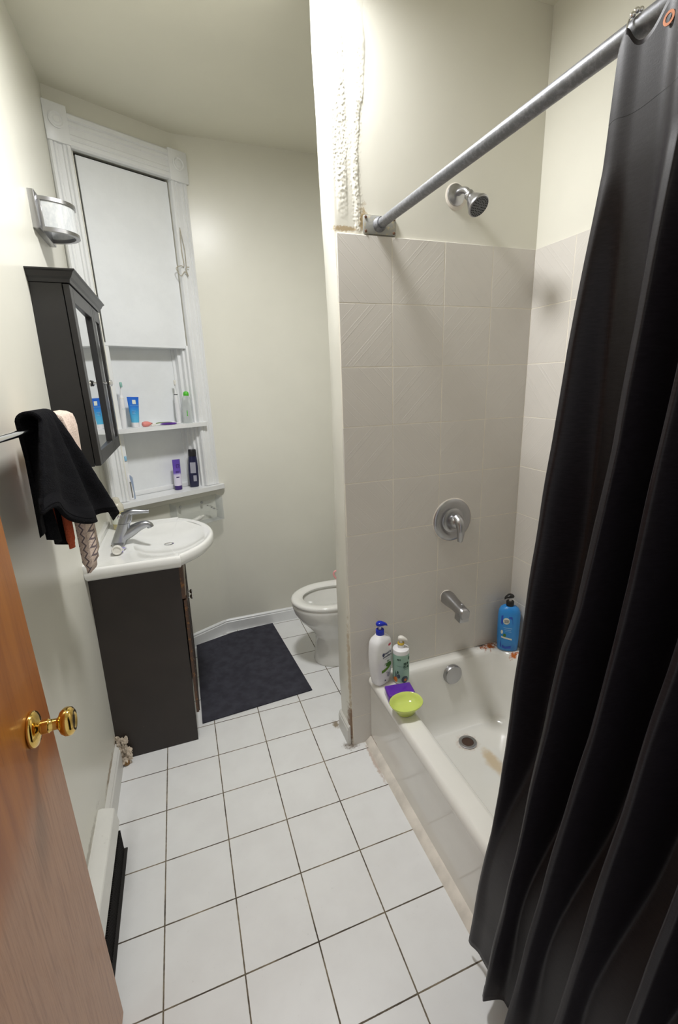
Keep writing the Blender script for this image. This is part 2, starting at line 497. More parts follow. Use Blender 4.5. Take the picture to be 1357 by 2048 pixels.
def tube_grad(name, stops, axis_lo, axis_hi, rough=0.3):
    """printed colour gradient along the tube's height"""
    k = NT(name); z = k.xyz()[2]; cr = k.add('ShaderNodeValToRGB'); el = cr.color_ramp.elements
    for i, (p, c) in enumerate(stops):
        e = el[i] if i < 2 else el.new(p)
        e.position = p; e.color = (*c, 1)
    k.link(k.smooth(z, axis_lo, axis_hi), cr.inputs[0]); k.color(cr.outputs[0]); k.set(Roughness=rough); return k.m
M_bluetube = tube_grad('blue_print_tube', [(0.0, srgb(92, 184, 222)), (1.0, srgb(30, 100, 205)), (0.35, srgb(70, 165, 220)), (0.7, srgb(40, 125, 215))], 0.02, 0.155)
M_purptube = tube_grad('purple_print_tube', [(0.0, srgb(225, 220, 235)), (1.0, srgb(96, 70, 170)), (0.42, srgb(220, 214, 234)), (0.55, srgb(118, 92, 190))], 0.02, 0.17)
M_purpcap = P('dark_purple_cap', srgb(62, 36, 110), 0.3)
M_foam = P('cloudy_dispenser', srgb(205, 200, 184), 0.25, Subsurface_Weight=0.2, Subsurface_Radius=(0.01, 0.01, 0.008))
M_amber = P('amber_soap', srgb(186, 176, 128), 0.25)
M_plaster = plain('crumbling_plaster', srgb(208, 194, 176), 0.95, vary=0.2, bump=0.6, bscale=120)
M_scrap = plain('brown_scrap_wood', srgb(140, 105, 60), 0.7, vary=0.3, bump=0.4)
M_fins = plain('sooty_fins', srgb(34, 31, 28), 0.7, vary=0.3)
M_caulk = plain('old_caulk', srgb(222, 215, 204), 0.7, vary=0.12, bump=0.3)
M_dark = P('dark_hole', srgb(26, 22, 20), 0.7)
def emit(name, col, s):
    k = NT(name); k.color(col); k.set(Emission_Color=(*col, 1), Emission_Strength=s); return k.m
M_lamp = emit('lamp_glass', (0.985, 0.985, 0.99), 150.0)

# ------------------------------------------------------------------ setting
CZ = 2.845                                             # ceiling height
def wx(z): return -0.203+0.0205*z                      # left wall leans slightly
W0 = Vector((0.368, 0.897, 0)); WS = Vector((0.886, 0.4637, 0)).normalized(); WN = Vector((WS.y, -WS.x, 0))
MW = Matrix(((WS.x, WN.x, 0, W0.x), (WS.y, WN.y, 0, W0.y), (0, 0, 1, 0), (0, 0, 0, 1)))   # (s along angled wall, d into room, z)
def wp(s, d, z): return MW @ Vector((s, d, z))

b = new(); box(b, -0.5, 1.85, -2.3, 1.15, -0.1, 0.0); obj('floor', b, M_floor, kind='structure', smooth=0)
b = new(); box(b, -0.5, 1.85, -2.3, 1.3, CZ, CZ+0.1); obj('ceiling', b, M_ceil, kind='structure', smooth=0)
# the shower alcove is drawn for a 203 mm wall tile; its real tile is 214.5 mm, the same as the floor's
AK = 1.0568; AT = Vector((-0.0130, 0.1159, -0.0906)); AF = 0.0857; ATOP = 2.778
# left wall (leaning plane)
b = new()
loft(b, [[(wx(0), -2.12, 0), (wx(0), 0.75, 0), (-0.4, 0.75, 0), (-0.4, -2.12, 0)], [(wx(CZ), -2.12, CZ), (wx(CZ), 0.75, CZ), (-0.4, 0.75, CZ), (-0.4, -2.12, CZ)]])
obj('wall_left', b, M_wleft, kind='structure', smooth=0)
# angled wall with a window opening, rounded into the back wall
b = new()
OL, OR, OB, OT = -0.49, -0.042, 0.99, 2.632
box(b, -0.80, OL, -0.30, 0, 0, CZ, M=MW)
box(b, OL, OR, -0.30, 0, 0, OB, M=MW)
box(b, OL, OR, -0.30, 0, OT, CZ, M=MW)
box(b, OL, OR, -0.30, -0.16, OB, OT, M=MW)
inv = MW.inverted(); th = math.atan2(WS.y, WS.x); r = 0.14; tl = r*math.tan(th/2)
poly = [(OR, 0.0)]
cen = wp(-tl, r, 0)
for i in range(9):
    a = PI/2+th*(1-i/8)
    q = inv @ Vector((cen.x+r*math.cos(a), cen.y+r*math.sin(a), 0)); poly.append((q.x, q.y))
q = inv @ Vector((0.5, 1.1, 0)); poly.append((q.x, q.y)); poly.append((OR, -0.30))
prism(b, poly, 0, CZ, MW)
obj('wall_corner', b, M_wall, kind='structure', smooth=30)
b = new(); box(b, 0.36, 1.78, 0.897, 1.1, 0, CZ); obj('wall_back', b, M_wall, kind='structure', smooth=0)
b = new(); box(b, 1.636, 1.78, -2.12, 0.9, 0, CZ); obj('wall_right', b, M_wall, kind='structure', smooth=0)
TS, TH, TG = 0.2018, 0.2032, 0.0011
def tiles(b, u_edges, place):
    n = int(2.0546/TH)+1
    for u0, u1 in zip(u_edges, u_edges[1:]):
        for j in range(n):
            z1 = 2.0546-j*TH; z0 = max(AF, z1-TH)
            if z1-z0 < 0.02: continue
            g = TG+0.0004*math.sin(j*3.7+u0*40)
            place(b, u0+g, u1-g, z0+g, z1-(g if j else 0))
def side_tile(b, u0, u1, z0, z1): box(b, 1.5530, 1.5604, u0, u1, z0, z1, 0.0009, 1)
b = new(); ys = [-0.474-k*TS for k in range(8)]+[-1.984]; tiles(b, sorted(ys), side_tile)
box(b, 1.5536, 1.5604, -1.984, -0.474, AF, 2.0540, mi=1)
obj('trim_1', b, [M_tile_r, M_grout], kind='structure', smooth=0)
b = new(); box(b, 0.72, 1.66, -2.10, -1.985, 0, CZ); box(b, -0.2, 0.72, -2.10, -1.985, 2.06, CZ)
obj('wall_front', b, M_wall, kind='structure', smooth=0)

# shower partition: painted wall, uneven end, blistered paint, tile
PX = 0.7632; PY = -0.474; PB = -0.352
b = new()
def endx(z):
    return PX-0.006*math.sin(z*3.1)-0.010*max(0, (z-2.0)/0.85)+0.004*mn.noise(Vector((0, 3, z*4)))
NZ = 60
rings = []
for j in range(NZ+1):
    z = AF+(ATOP-AF)*j/NZ; e = endx(z); w = 0.004*mn.noise(Vector((7, 1, z*6)))
    rings.append([(1.60, PY, z), (1.60, PB, z), (e+0.010, PB, z), (e+0.003, PB-0.004, z), (e+w, PB-0.012, z), (e, -0.41, z), (e-w*0.5, PY+0.012, z), (e+0.004, PY+0.003, z), (e+0.012, PY, z)])
loft(b, rings)
wp_part = obj('wall_partition', b, M_part, kind='structure', smooth=35)
# blistered paint (child of the wall)
b = new()
def blister(x, z):
    t = (z-2.06)/0.785
    h = 0.0
    c1 = 0.790+0.012*mn.noise(Vector((z*3, 0.3, 0)))
    w1 = 0.018
    m1 = max(0, 1-((x-c1)/w1)**2)
    c2 = 0.850+0.012*math.sin(z*7.5+1.0)+0.012*mn.noise(Vector((z*4, 8, 0)))+0.004*mn.noise(Vector((z*17, 8, 3)))
    w2 = 0.011+0.010*min(1, max(0, (z-2.38)/0.14))+0.004*mn.noise(Vector((z*11, 4, 4)))
    m2 = max(0, 1-((x-c2)/w2)**2)
    lump = lambda s, k: mn.noise(Vector((x*s, k, z*s)))
    g1 = 0.45+0.9*mn.noise(Vector((z*8, 2, 1))); g2 = 0.5+0.9*mn.noise(Vector((z*7, 5, 4)))
    h += m1**0.5*max(0, g1)*0.0032*(1+0.5*lump(110, 1)) if m1 > 0 else 0
    h += m2**0.5*max(0, g2)*0.0036*(1+0.35*lump(90, 3)) if m2 > 0 else 0
    rough = max(0, min(1, (0.835-x)/0.03))*max(0, min(1, (2.62-z)/0.1))*max(0, min(1, (z-2.12)/0.15))
    h += rough*0.0018*max(0, lump(150, 6))+rough*0.0016*max(0, lump(320, 9))
    tr2 = max(0, 1-((x-c2)/0.022)**2)*(0.35+0.65*min(1, max(0, (2.6-z)/0.15)))
    h += tr2*0.0020*max(0, lump(170, 12))
    h += 0.0015*mn.noise(Vector((x*9, 1, z*5)))+0.0016
    ed = min(1, max(0, (1.0-x)/0.13))**2*min(1, (x-0.765)/0.008)*min(1, (z-2.056)/0.01)
    return (h-0.0016)*max(0, ed)+0.0016
def bx(u): return 0.768+0.235*u*124/118 if u < 118/124 else 1.003+(1.5600-1.003)*(u*124-118)/6
grid(b, lambda u, v: (bx(u), PY+0.0010-blister(bx(u), 2.0546+0.723*v), 2.0546+0.723*v), 124, 330)
obj('blistered_paint', b, M_part, wp_part, smooth=180, label='bubbled and peeling paint')
def head_tile(b, u0, u1, z0, z1): box(b, u0, u1, PY-0.0080, PY, z0, z1, 0.0009, 1)
b = new(); tiles(b, [0.7700, 0.9635, 1.1659, 1.3665, 1.5530], head_tile)
box(b, 0.7710, 1.5530, PY-0.0074, PY, AF, 2.0540, mi=1)
obj('trim_2', b, [M_tile_p, M_grout], kind='structure', smooth=0)

# baseboards (profile: flat with a cap bead)
def baseboard(name, p0, p1, n, mat, h=0.09, t=0.014):
    p0, p1, n = Vector(p0), Vector(p1), Vector(n).normalized()
    prof = [(0, 0), (t, 0), (t, h-0.022), (t*0.75, h-0.018), (t*0.8, h-0.010), (t*0.35, h-0.002), (0, h)]
    bm = new()
    loft(bm, [[tuple(p+n*a+Vector((0, 0, z))) for a, z in prof] for p in (p0, p1)])
    return obj(name, bm, mat, kind='structure', smooth=30)
baseboard('baseboard_back', (0.36, 0.897, 0), (1.636, 0.897, 0), (0, -1, 0), M_trim)
baseboard('baseboard_corner', tuple(wp(-0.66, 0, 0)), tuple(wp(0.004, 0, 0)), WN, M_trim)
baseboard('baseboard_left', (wx(0)-0.001, -0.60, 0), (wx(0)-0.001, -0.10, 0), (1, 0, 0), M_dirtytrim, 0.108, 0.022)
baseboard('baseboard_partition', (0.792, -0.384, 0), (0.792, -0.256, 0), (-1, 0, 0), M_dirtytrim, 0.10, 0.014)
b = new()                                              # caulked strip along the foot of the tub
loft(b, [[(0.858, y, 0), (0.8885, y, 0), (0.8885, y, 0.024), (0.880, y, 0.022), (0.864, y, 0.008)] for y in (-0.394, -1.985)])
obj('trim_3', b, M_caulk, kind='structure')

# ---- boarded window in the angled wall
win = thing('window_1', None, None, tuple(W0)); win['kind'] = 'structure'
def wobj(name, b, m, parent=win, **k):
    bmesh.ops.transform(b, matrix=MW, verts=b.verts); return obj(name, b, m, parent, **k)
def fluted(b, s0, s1, z0, z1, d=0.034, horiz=False):
    """flat casing with grooves"""
    w = (s1-s0) if not horiz else (z1-z0)
    prof = [(0, 0), (0, d*0.75), (0.06, d), (0.18, d), (0.22, d*0.78), (0.27, d*0.9), (0.36, d*0.9), (0.40, d*0.72), (0.60, d*0.72), (0.64, d*0.9), (0.73, d*0.9), (0.78, d*0.78), (0.82, d), (0.94, d), (1, d*0.75), (1, 0)]
    if horiz: loft(b, [[(s, dd, z0+t*w) for t, dd in prof] for s in (s0, s1)])
    else: loft(b, [[(s0+t*w, dd, z) for t, dd in prof] for z in (z0, z1)])
b = new(); fluted(b, -0.596, -0.505, 1.02, 2.63); wobj('side_casing', b, M_trim, smooth=30)
b = new(); fluted(b, -0.042, 0.046, 1.02, 2.62); wobj('side_casing', b, M_trim, smooth=30)
b = new(); fluted(b, -0.505, -0.046, 2.628, 2.758, 0.034, True); wobj('head_casing', b, M_trim, smooth=30)
for s0, s1, z0, z1 in ((-0.600, -0.505, 2.63, 2.775), (-0.046, 0.054, 2.62, 2.762)):
    b = new(); box(b, s0, s1, 0, 0.040, z0, z1, 0.003); o = wobj('corner_block', b, M_trim)
    b = new(); c = ((s0+s1)/2, 0.04, (z0+z1)/2+0.01)
    lathe(b, [(0.032, 0), (0.033, 0.004), (0.027, 0.006), (0.022, 0.002), (0.016, 0.003), (0.012, 0.007), (0.0, 0.008)], 24, axis_M(c, (0, 1, 0)), True, False)
    bmesh.ops.transform(b, matrix=MW, verts=b.verts); obj('rosette', b, M_trim, o)
b = new(); box(b, -0.481, -0.047, -0.022, -0.004, 1.822, 2.618, 0.002); wobj('upper_board', b, M_board, smooth=0)
b = new(); box(b, -0.489, -0.085, -0.110, -0.092, 1.0, 1.84); wobj('niche_board', b, M_board, smooth=0)
b = new(); box(b, -0.489, -0.042, -0.155, -0.03, 1.835, 2.63); wobj('cavity_shade', b, M_dark, smooth=0)  # solid dark block, its colour stands in for shade in the gaps around the board
b = new()                                              # stepped jambs left and right of the niche
for s0, s1, d0, d1 in ((-0.489, -0.470, -0.12, -0.006), (-0.489, -0.455, -0.12, -0.06), (-0.100, -0.042, -0.12, -0.085), (-0.085, -0.042, -0.12, -0.050), (-0.068, -0.042, -0.12, -0.022), (-0.055, -0.042, -0.12, 0.0)):
    box(b, s0, s1, d0, d1, 1.0, 1.822, 0.0015, 1)
wobj('jamb', b, M_trim, smooth=0)
b = new(); box(b, -0.489, -0.042, -0.120, -0.004, 1.808, 1.824, 0.0015, 1); wobj('soffit', b, M_board, smooth=0)
b = new()                                              # window stool with slanted right end
prism(b, [(-0.60, 0.0), (-0.49, 0.0), (-0.49, -0.095), (-0.042, -0.095), (-0.042, 0.0), (0.075, 0.0), (0.062, 0.058), (0.05, 0.064), (-0.58, 0.064), (-0.60, 0.055)], 0.992, 1.018)
wobj('window_sill', b, M_trim)
b = new(); box(b, -0.489, -0.085, -0.093, -0.070, 1.018, 1.045, 0.006); wobj('sill_ledge', b, M_trim)
b = new(); box(b, -0.54, 0.03, 0.0, 0.016, 0.955, 0.992, 0.003); wobj('apron', b, M_wall)

# ---- hinged wooden door standing open at the left
DX = -0.098
dr = thing('door_1', 'varnished wooden door standing open against the left wall', None, (DX, -1.05, 0)); dr['kind'] = 'structure'
b = new(); MD = Matrix.Translation((DX, -1.048, 0)) @ Matrix.Rotation(math.radians(-1.6), 4, 'Z')
box(b, -0.036, 0, -0.80, 0, 0.008, 2.03, 0.0015, 1, MD); obj('door_panel', b, M_wood, dr, smooth=0)
KP = Vector((DX-0.002, -1.143, 0.985))
b = new(); AX = axis_M(KP, (1, 0, 0))
lathe(b, [(0.0335, 0), (0.0345, 0.003), (0.0335, 0.006), (0.030, 0.009), (0.022, 0.012), (0.014, 0.014), (0.0125, 0.016)], 32, AX); kb = obj('knob_rose', b, M_brass, dr)
b = new()
lathe(b, [(0.0125, 0.014), (0.0135, 0.017), (0.0135, 0.028), (0.0115, 0.030), (0.0105, 0.036), (0.0105, 0.042), (0.014, 0.045), (0.022, 0.049), (0.0265, 0.055), (0.0275, 0.061), (0.0255, 0.067), (0.020, 0.071), (0.017, 0.0715), (0.014, 0.070), (0.006, 0.0695), (0.0, 0.0695)], 36, AX, True, False)
obj('door_knob', b, M_brass, dr)

# ------------------------------------------------------------------ lights
LX, LY = 0.56, -0.465
lamp = thing('ceiling_light', 'round frosted ceiling light over the middle of the floor', 'light', (LX, LY, CZ))
LT = Matrix.Translation((LX, LY, CZ))
b = new(); lathe(b, [(0.150, 0), (0.158, -0.008), (0.158, -0.062), (0.152, -0.070), (0.143, -0.070), (0.141, -0.064), (0.138, -0.060)], 44, LT, True, False); obj('metal_rim', b, M_satin, lamp)
b = new(); lathe(b, [(0.1385, -0.060), (0.135, -0.064), (0.10, -0.070), (0.05, -0.073), (0.0, -0.074)], 44, LT, False, False); obj('diffuser', b, M_lamp, lamp)

# wall sconce (unlit) above the cabinet
SW = wx(2.2); SY = 0.155
sc = thing('wall_sconce', 'unlit chrome wall light with frosted half round glass above the dark cabinet', 'light', (SW, SY, 2.205))
b = new(); box(b, SW-0.004, SW+0.021, 0.035, 0.285, 2.142, 2.262, 0.003); obj('back_plate', b, M_satin, sc)
def half(b, r0, r1, z0, z1, rx=0.105, seg=20):
    x0 = SW+0.018
    out = []
    for z in (z0, z1):
        out.append([(x0+rx*r1*math.cos(a), SY+0.088*r1*math.sin(a), z) for a in [(-PI/2+PI*i/seg) for i in range(seg+1)]] +
                   [(x0+rx*r0*math.cos(a), SY+0.088*r0*math.sin(a), z) for a in [(PI/2-PI*i/seg) for i in range(seg+1)]])
    loft(b, out)
b = new(); half(b, 0.90, 0.97, 2.158, 2.248); obj('glass_shade', b, M_opal2, sc)
for z in (2.150, 2.246):
    b = new(); half(b, 0.88, 1.02, z-0.006, z+0.006); obj('metal_band', b, M_satin, sc)
for y in (SY-0.088, SY+0.084):
    b = new(); box(b, SW+0.018, SW+0.030, y, y+0.008, 2.150, 2.246, 0.001, 1); obj('shade_post', b, M_satin, sc)

# ------------------------------------------------------------------ mirror cabinet
CX = -0.050; CY0, CYS, CY1 = -0.172, 0.285, 0.485; CB, CT = 1.332, 1.934
cab = thing('mirror_cabinet', 'black wall cabinet with mirror doors and crown moulding on the left wall', 'cabinet', (CX, CY0, CB))
b = new(); box(b, wx(1.6)-0.006, CX-0.021, CY0, CY1, CB, CT, 0.002); obj('body', b, M_black, cab, smooth=0)
b = new()
prof = [(0, 0), (0.004, 0), (0.006, 0.010), (0.012, 0.016), (0.020, 0.030), (0.026, 0.034), (0.026, 0.038), (0, 0.038)]
def crown_ring(off, z):
    return [(wx(1.95)-0.004, CY0-off, z), (CX+off, CY0-off, z), (CX+off, CY1+off, z), (wx(1.95)-0.004, CY1+off, z)]
loft(b, [crown_ring(o, CT+z) for o, z in prof[:-1]])
obj('crown_molding', b, M_black, cab, smooth=0)
def mirror_door(y0, y1, fw, tilt, ky):
    zz0, zz1 = CB+0.002, CT-0.003; x0, x1 = CX-0.019, CX
    b = new()
    box(b, x0, x1, y0, y0+fw, zz0, zz1, 0.0015, 1); box(b, x0, x1, y1-fw, y1, zz0, zz1, 0.0015, 1)
    box(b, x0, x1, y0+fw, y1-fw, zz0, zz0+0.05, 0.0015, 1); box(b, x0, x1, y0+fw, y1-fw, zz1-0.05, zz1, 0.0015, 1)
    d = obj('mirror_door', b, M_black, cab, smooth=0)
    b = new()
    xa = x1-0.006; xb = xa-tilt
    loft(b, [[(xa, y0+fw-0.004, z), (xb, y1-fw+0.004, z), (x0+0.0005, y1-fw+0.004, z), (x0+0.0005, y0+fw-0.004, z)] for z in (zz0+0.046, zz1-0.046)])
    obj('mirror_pane', b, M_mirror, d, smooth=0, label='mirror glass')
    b = new()
    lathe(b, [(0.005, 0), (0.0045, 0.008), (0.005, 0.014), (0.012, 0.019), (0.014, 0.023), (0.0125, 0.027), (0.006, 0.030), (0, 0.0305)], 20, axis_M((CX, ky, 1.625), (1, 0, 0)), True, False)
    obj('knob', b, M_chrome, d)
mirror_door(CY0, CYS-0.0015, 0.052, 0.006, CYS-0.028)
mirror_door(CYS+0.0015, CY1, 0.045, 0.0, CYS+0.026)

# ------------------------------------------------------------------ vanity + basin
van = thing('vanity_cabinet', 'dark brown vanity cabinet with worn edges under the white basin', 'cabinet', (0.0, 0.17, 0))
def vf(z): return 0.138+0.022*z                        # leaning front plane
VY0, VY1 = -0.080, 0.455
b = new(); loft(b, [[(wx(z)-0.002, VY0, z), (vf(z)-0.002, VY0, z), (vf(z)-0.002, VY0+0.018, z), (wx(z)-0.002, VY0+0.018, z)] for z in (0, 0.45, 0.880)]); obj('side_panel', b, M_vanity, van, smooth=0)
b = new(); loft(b, [[(wx(z)-0.002, VY1-0.018, z), (vf(z)-0.002, VY1-0.018, z), (vf(z)-0.002, VY1, z), (wx(z)-0.002, VY1, z)] for z in (0, 0.880)]); obj('side_panel', b, M_vanity, van, smooth=0)
b = new(); loft(b, [[(wx(z)-0.002, VY0+0.018, z), (vf(z)-0.012, VY0+0.018, z), (vf(z)-0.012, VY1-0.018, z), (wx(z)-0.002, VY1-0.018, z)] for z in (0.06, 0.80)]); obj('carcass', b, M_vanity, van, smooth=0)
b = new(); loft(b, [[(vf(z)-0.002, VY0-0.001, z), (vf(z)+0.013, VY0-0.001, z), (vf(z)+0.013, VY1, z), (vf(z)-0.002, VY1, z)] for z in (0.725, 0.880)]); dw = obj('drawer_front', b, M_vedge, van, smooth=0, label='brown stained drawer front')
b = new(); loft(b, [[(vf(z)+0.0128, VY0+0.006, z), (vf(z)+0.0165, VY0+0.006, z), (vf(z)+0.0165, VY1-0.006, z), (vf(z)+0.0128, VY1-0.006, z)] for z in (0.735, 0.872)]); obj('facing', b, M_vpale, dw, smooth=0, label='bare pale facing')
for y0, y1, ky in ((VY0-0.002, 0.184, 0.155), (0.188, VY1, 0.217)):
    b = new(); loft(b, [[(vf(z)+0.0035, y0, z), (vf(z)+0.015, y0, z), (vf(z)+0.015, y1, z), (vf(z)+0.0035, y1, z)] for z in (0.15, 0.716)]); d = obj('door', b, M_vedge, van, smooth=0)
    b = new()
    for a0, a1, z0, z1 in ((y0+0.004, y0+0.05, 0.155, 0.712), (y1-0.05, y1-0.004, 0.155, 0.712), (y0+0.05, y1-0.05, 0.155, 0.205), (y0+0.05, y1-0.05, 0.662, 0.712)):
        loft(b, [[(vf(z)+0.014, a0, z), (vf(z)+0.019, a0, z), (vf(z)+0.019, a1, z), (vf(z)+0.014, a1, z)] for z in (z0, z1)])
    obj('door_frame', b, M_vfront, d, smooth=0)
    b = new(); lathe(b, [(0.005, 0), (0.005, 0.008), (0.011, 0.013), (0.012, 0.018), (0.006, 0.023), (0, 0.024)], 16, axis_M((vf(0.62)+0.019, ky, 0.625), (1, 0, 0)), True, False); obj('knob', b, M_chrome, d)
b = new(); loft(b, [[(vf(0)-0.03, VY0+0.018, z), (vf(0)-0.012, VY0+0.018, z), (vf(0)-0.012, VY1-0.018, z), (vf(0)-0.03, VY1-0.018, z)] for z in (0, 0.06)]); obj('toe_kick', b, M_vanity, van, smooth=0)

# basin: bowed front, raised rim, shallow bowl
ZS = 0.934; SYC = 0.198
def sink_outline(n=88):
    """outline points by angle about the bowl centre"""
    P = []
    xb = wx(0.92)+0.0005; xe = 0.17; h = 0.328; bow = 0.322
    pts = [(xb, SYC-h)]
    for i in range(21): pts.append((xb+0.0+(xe-xb)*i/20, SYC-h))
    R = ((h-0.02)**2+(bow-xe)**2)/(2*(bow-xe)); cx = bow-R
    # ease the corner into the bow
    for i in range(61):
        a = -1+2*i/60; y = SYC+a*h
        x = cx+math.sqrt(max(1e-6, R*R-(a*(h-0.002))**2))
        x = xe+(x-xe)*1.0
        pts.append((max(x, xe), y))
    for i in range(21): pts.append((xe+(xb-xe)*i/20, SYC+h))
    for i in range(1, 20): pts.append((xb, SYC+h-2*h*i/20))
    return pts
SO = sink_outline()
SC0 = (0.118, SYC)
def inset(p, t):                                       # shrink the outline about the centre by distance t
    v = Vector((p[0]-0.06, p[1]-SYC)); l = v.length
    q = v*(1-t/l); return (0.06+q.x, SYC+q.y)
def bowlpt(p, k):
    a = math.atan2(p[1]-SC0[1], p[0]-SC0[0])
    rx, ry = (0.165 if math.cos(a) > 0 else 0.150), 0.262
    n = 2.3; c, s = abs(math.cos(a)), abs(math.sin(a))
    rr = 1/((c/rx)**n+(s/ry)**n)**(1/n)
    return (SC0[0]+rr*k*math.cos(a), SC0[1]+rr*k*math.sin(a))
b = new()
rings = []
rings.append([(*inset(p, 0.030), ZS-0.053) for p in SO])
rings.append([(*inset(p, 0.012), ZS-0.051) for p in SO])
rings.append([(*inset(p, 0.002), ZS-0.040) for p in SO])
rings.append([(*p, ZS-0.026) for p in SO])
rings.append([(*inset(p, 0.001), ZS-0.010) for p in SO])
rings.append([(*inset(p, 0.006), ZS-0.002) for p in SO])
rings.append([(*inset(p, 0.012), ZS) for p in SO])
rings.append([(*inset(p, 0.020), ZS-0.001) for p in SO])
rings.append([(*inset(p, 0.025), ZS-0.005) for p in SO])
rings.append([(*inset(p, 0.032), ZS-0.006) for p in SO])
for k, z in ((1.0, -0.007), (0.97, -0.010), (0.92, -0.015), (0.84, -0.022), (0.70, -0.031), (0.52, -0.038), (0.32, -0.042), (0.14, -0.044), (0.09, -0.0445)):
    rings.append([(*bowlpt(p, k), ZS+z) for p in SO])
loft(b, rings, True, True)
basin = thing('wash_basin', 'white bow fronted wash basin on top of the dark vanity', 'sink', (0.06, SYC, ZS-0.05))
obj('basin', b, M_sink, basin, smooth=50)
b = new(); box(b, wx(0.9)-0.004, wx(0.9)+0.022, SYC-0.328, SYC+0.328, ZS-0.02, ZS+0.016, 0.004); obj('back_ledge', b, M_sink, basin)
b = new(); lathe(b, [(0.022, 0), (0.022, 0.003), (0.016, 0.004), (0.015, 0.001), (0, 0.001)], 20, Matrix.Translation((SC0[0], SC0[1], ZS-0.0455))); obj('drain', b, M_chrome, basin)

# faucet
FX, FY = -0.086, 0.168
fc = thing('basin_faucet', 'brushed single lever faucet on the white basin', 'faucet', (FX, FY, ZS-0.008))
b = new()
loft(b, [sell(FX, FY, 0.027, 0.075, ZS-0.012, 2.3), sell(FX, FY, 0.027, 0.075, ZS-0.004, 2.3), sell(FX, FY, 0.024, 0.070, ZS+0.004, 2.3), sell(FX, FY, 0.022, 0.035, ZS+0.010, 2.2)]); obj('base_plate', b, M_dullsteel, fc)
b = new()
loft(b, [sell(FX+0.034*t, FY, 0.032-0.006*t, 0.031-0.005*t, ZS+0.004+0.086*t, 2.2, 28) for t in (0, 0.15, 0.4, 0.7, 0.9, 1.0)]); obj('body', b, M_dullsteel, fc)
b = new()
pp = smooth_path([(FX+0.006, FY, ZS+0.026), (FX+0.05, FY, ZS+0.046), (FX+0.088, FY, ZS+0.066), (FX+0.118, FY, ZS+0.074), (FX+0.134, FY, ZS+0.069), (FX+0.139, FY, ZS+0.058)], 5)
n = len(pp); tube(b, pp, [0.029-0.014*min(1, i/(n*0.7)) for i in range(n)], 16); obj('spout', b, M_dullsteel, fc)
b = new()
loft(b, [sell(FX+0.036+0.016*t, FY, 0.028*(1-0.30*t*t), 0.027*(1-0.35*t*t), ZS+0.092+0.040*t, 2.2, 28) for t in (0, 0.2, 0.5, 0.8, 1.0)])
pp = smooth_path([(FX+0.034, FY, ZS+0.122), (FX+0.07, FY, ZS+0.136), (FX+0.105, FY, ZS+0.134), (FX+0.141, FY, ZS+0.131)], 5)
n = len(pp); tube(b, pp, [0.019-0.011*min(1, i/(n-4)) for i in range(n)], 12)
obj('lever', b, M_dullsteel, fc)
b = new(); lathe(b, [(0.0035, 0), (0.0035, 0.001), (0, 0.0012)], 12, axis_M((FX+0.0635, FY, ZS+0.104), (1, 0, -0.1))); obj('temperature_dot', b, M_red, fc, label='small red dot')

# squeezed toothpaste tube lying beside the faucet, cap towards the front edge
tp = thing('squeezed_tube', 'flattened white and lilac tube with round white cap beside the faucet', 'tube', (-0.088, 0.03, ZS-0.006))
b = new(); zt = ZS-0.005
rings = []
for t in (0, 0.15, 0.35, 0.6, 0.8, 0.92, 1.0):
    y = 0.100-0.070*t; w = 0.026-0.004*t+0.003*math.sin(9*t); h = 0.003+0.012*t
    rings.append([(-0.078+w*math.cos(a)+0.002*math.sin(7*t), y, zt+h+h*math.sin(a)*(1+0.2*math.sin(5*a+9*t))) for a in [2*PI*i/20 for i in range(20)]])
loft(b, rings)
k = NT('lilac_white_tube'); msk = k.smooth(k.noise(38, 2), 0.5, 0.56); k.color(k.mix(msk, (0.78, 0.78, 0.80), srgb(150, 140, 205))); k.set(Roughness=0.3)
obj('tube_body', b, k.m, tp)
b = new(); lathe(b, [(0.019, 0), (0.0195, 0.004), (0.0195, 0.024), (0.018, 0.026), (0.015, 0.026), (0.014, 0.023), (0, 0.023)], 28, axis_M((-0.078, 0.034, zt+0.0195), (0.06, -1, 0.12))); obj('cap', b, M_wplast2, tp)

# foam soap dispenser behind the faucet
def on(name, label, cat, x, y, z, group=None): return thing(name, label, cat, (x, y, z), group)
sd = on('soap_dispenser', 'cloudy rounded soap dispenser standing behind the faucet', 'bottle', -0.108, 0.44, ZS-0.006)
T = Matrix.Translation((-0.108, 0.44, ZS-0.006))
b = new(); lathe(b, [(0.026, 0), (0.029, 0.004), (0.030, 0.03), (0.030, 0.085), (0.027, 0.095)], 28, T); obj('bottle', b, M_amber, sd)
b = new(); lathe(b, [(0.029, 0.092), (0.031, 0.098), (0.031, 0.118), (0.024, 0.130), (0.019, 0.134), (0.019, 0.142), (0.0185, 0.150), (0.013, 0.159), (0, 0.163)], 28, T, True, False); obj('cap', b, M_foam, sd)
b = new(); lathe(b, [(0.0306, 0.030), (0.0306, 0.080)], 28, T, False, False); obj('label', b, M_palelabel, sd)
b = new()
for k_, (a_, z_) in enumerate(((0.05, 0.066), (0.22, 0.070), (0.38, 0.064), (0.52, 0.069), (0.12, 0.050), (0.30, 0.053), (0.46, 0.049))):
    c = Vector((-0.108+0.0309*math.sin(a_), 0.44-0.0309*math.cos(a_), ZS-0.006+z_))
    box(b, -0.0011, 0.0011, -0.0006, 0.0006, -0.0055, 0.0055, 0, 1, Matrix.Translation(c) @ Matrix.Rotation(a_, 4, 'Z') @ Matrix.Rotation(0.35*(-1)**k_, 4, 'Y'))
obj('label_print', b, P('plum_print', srgb(96, 40, 96), 0.5), sd)

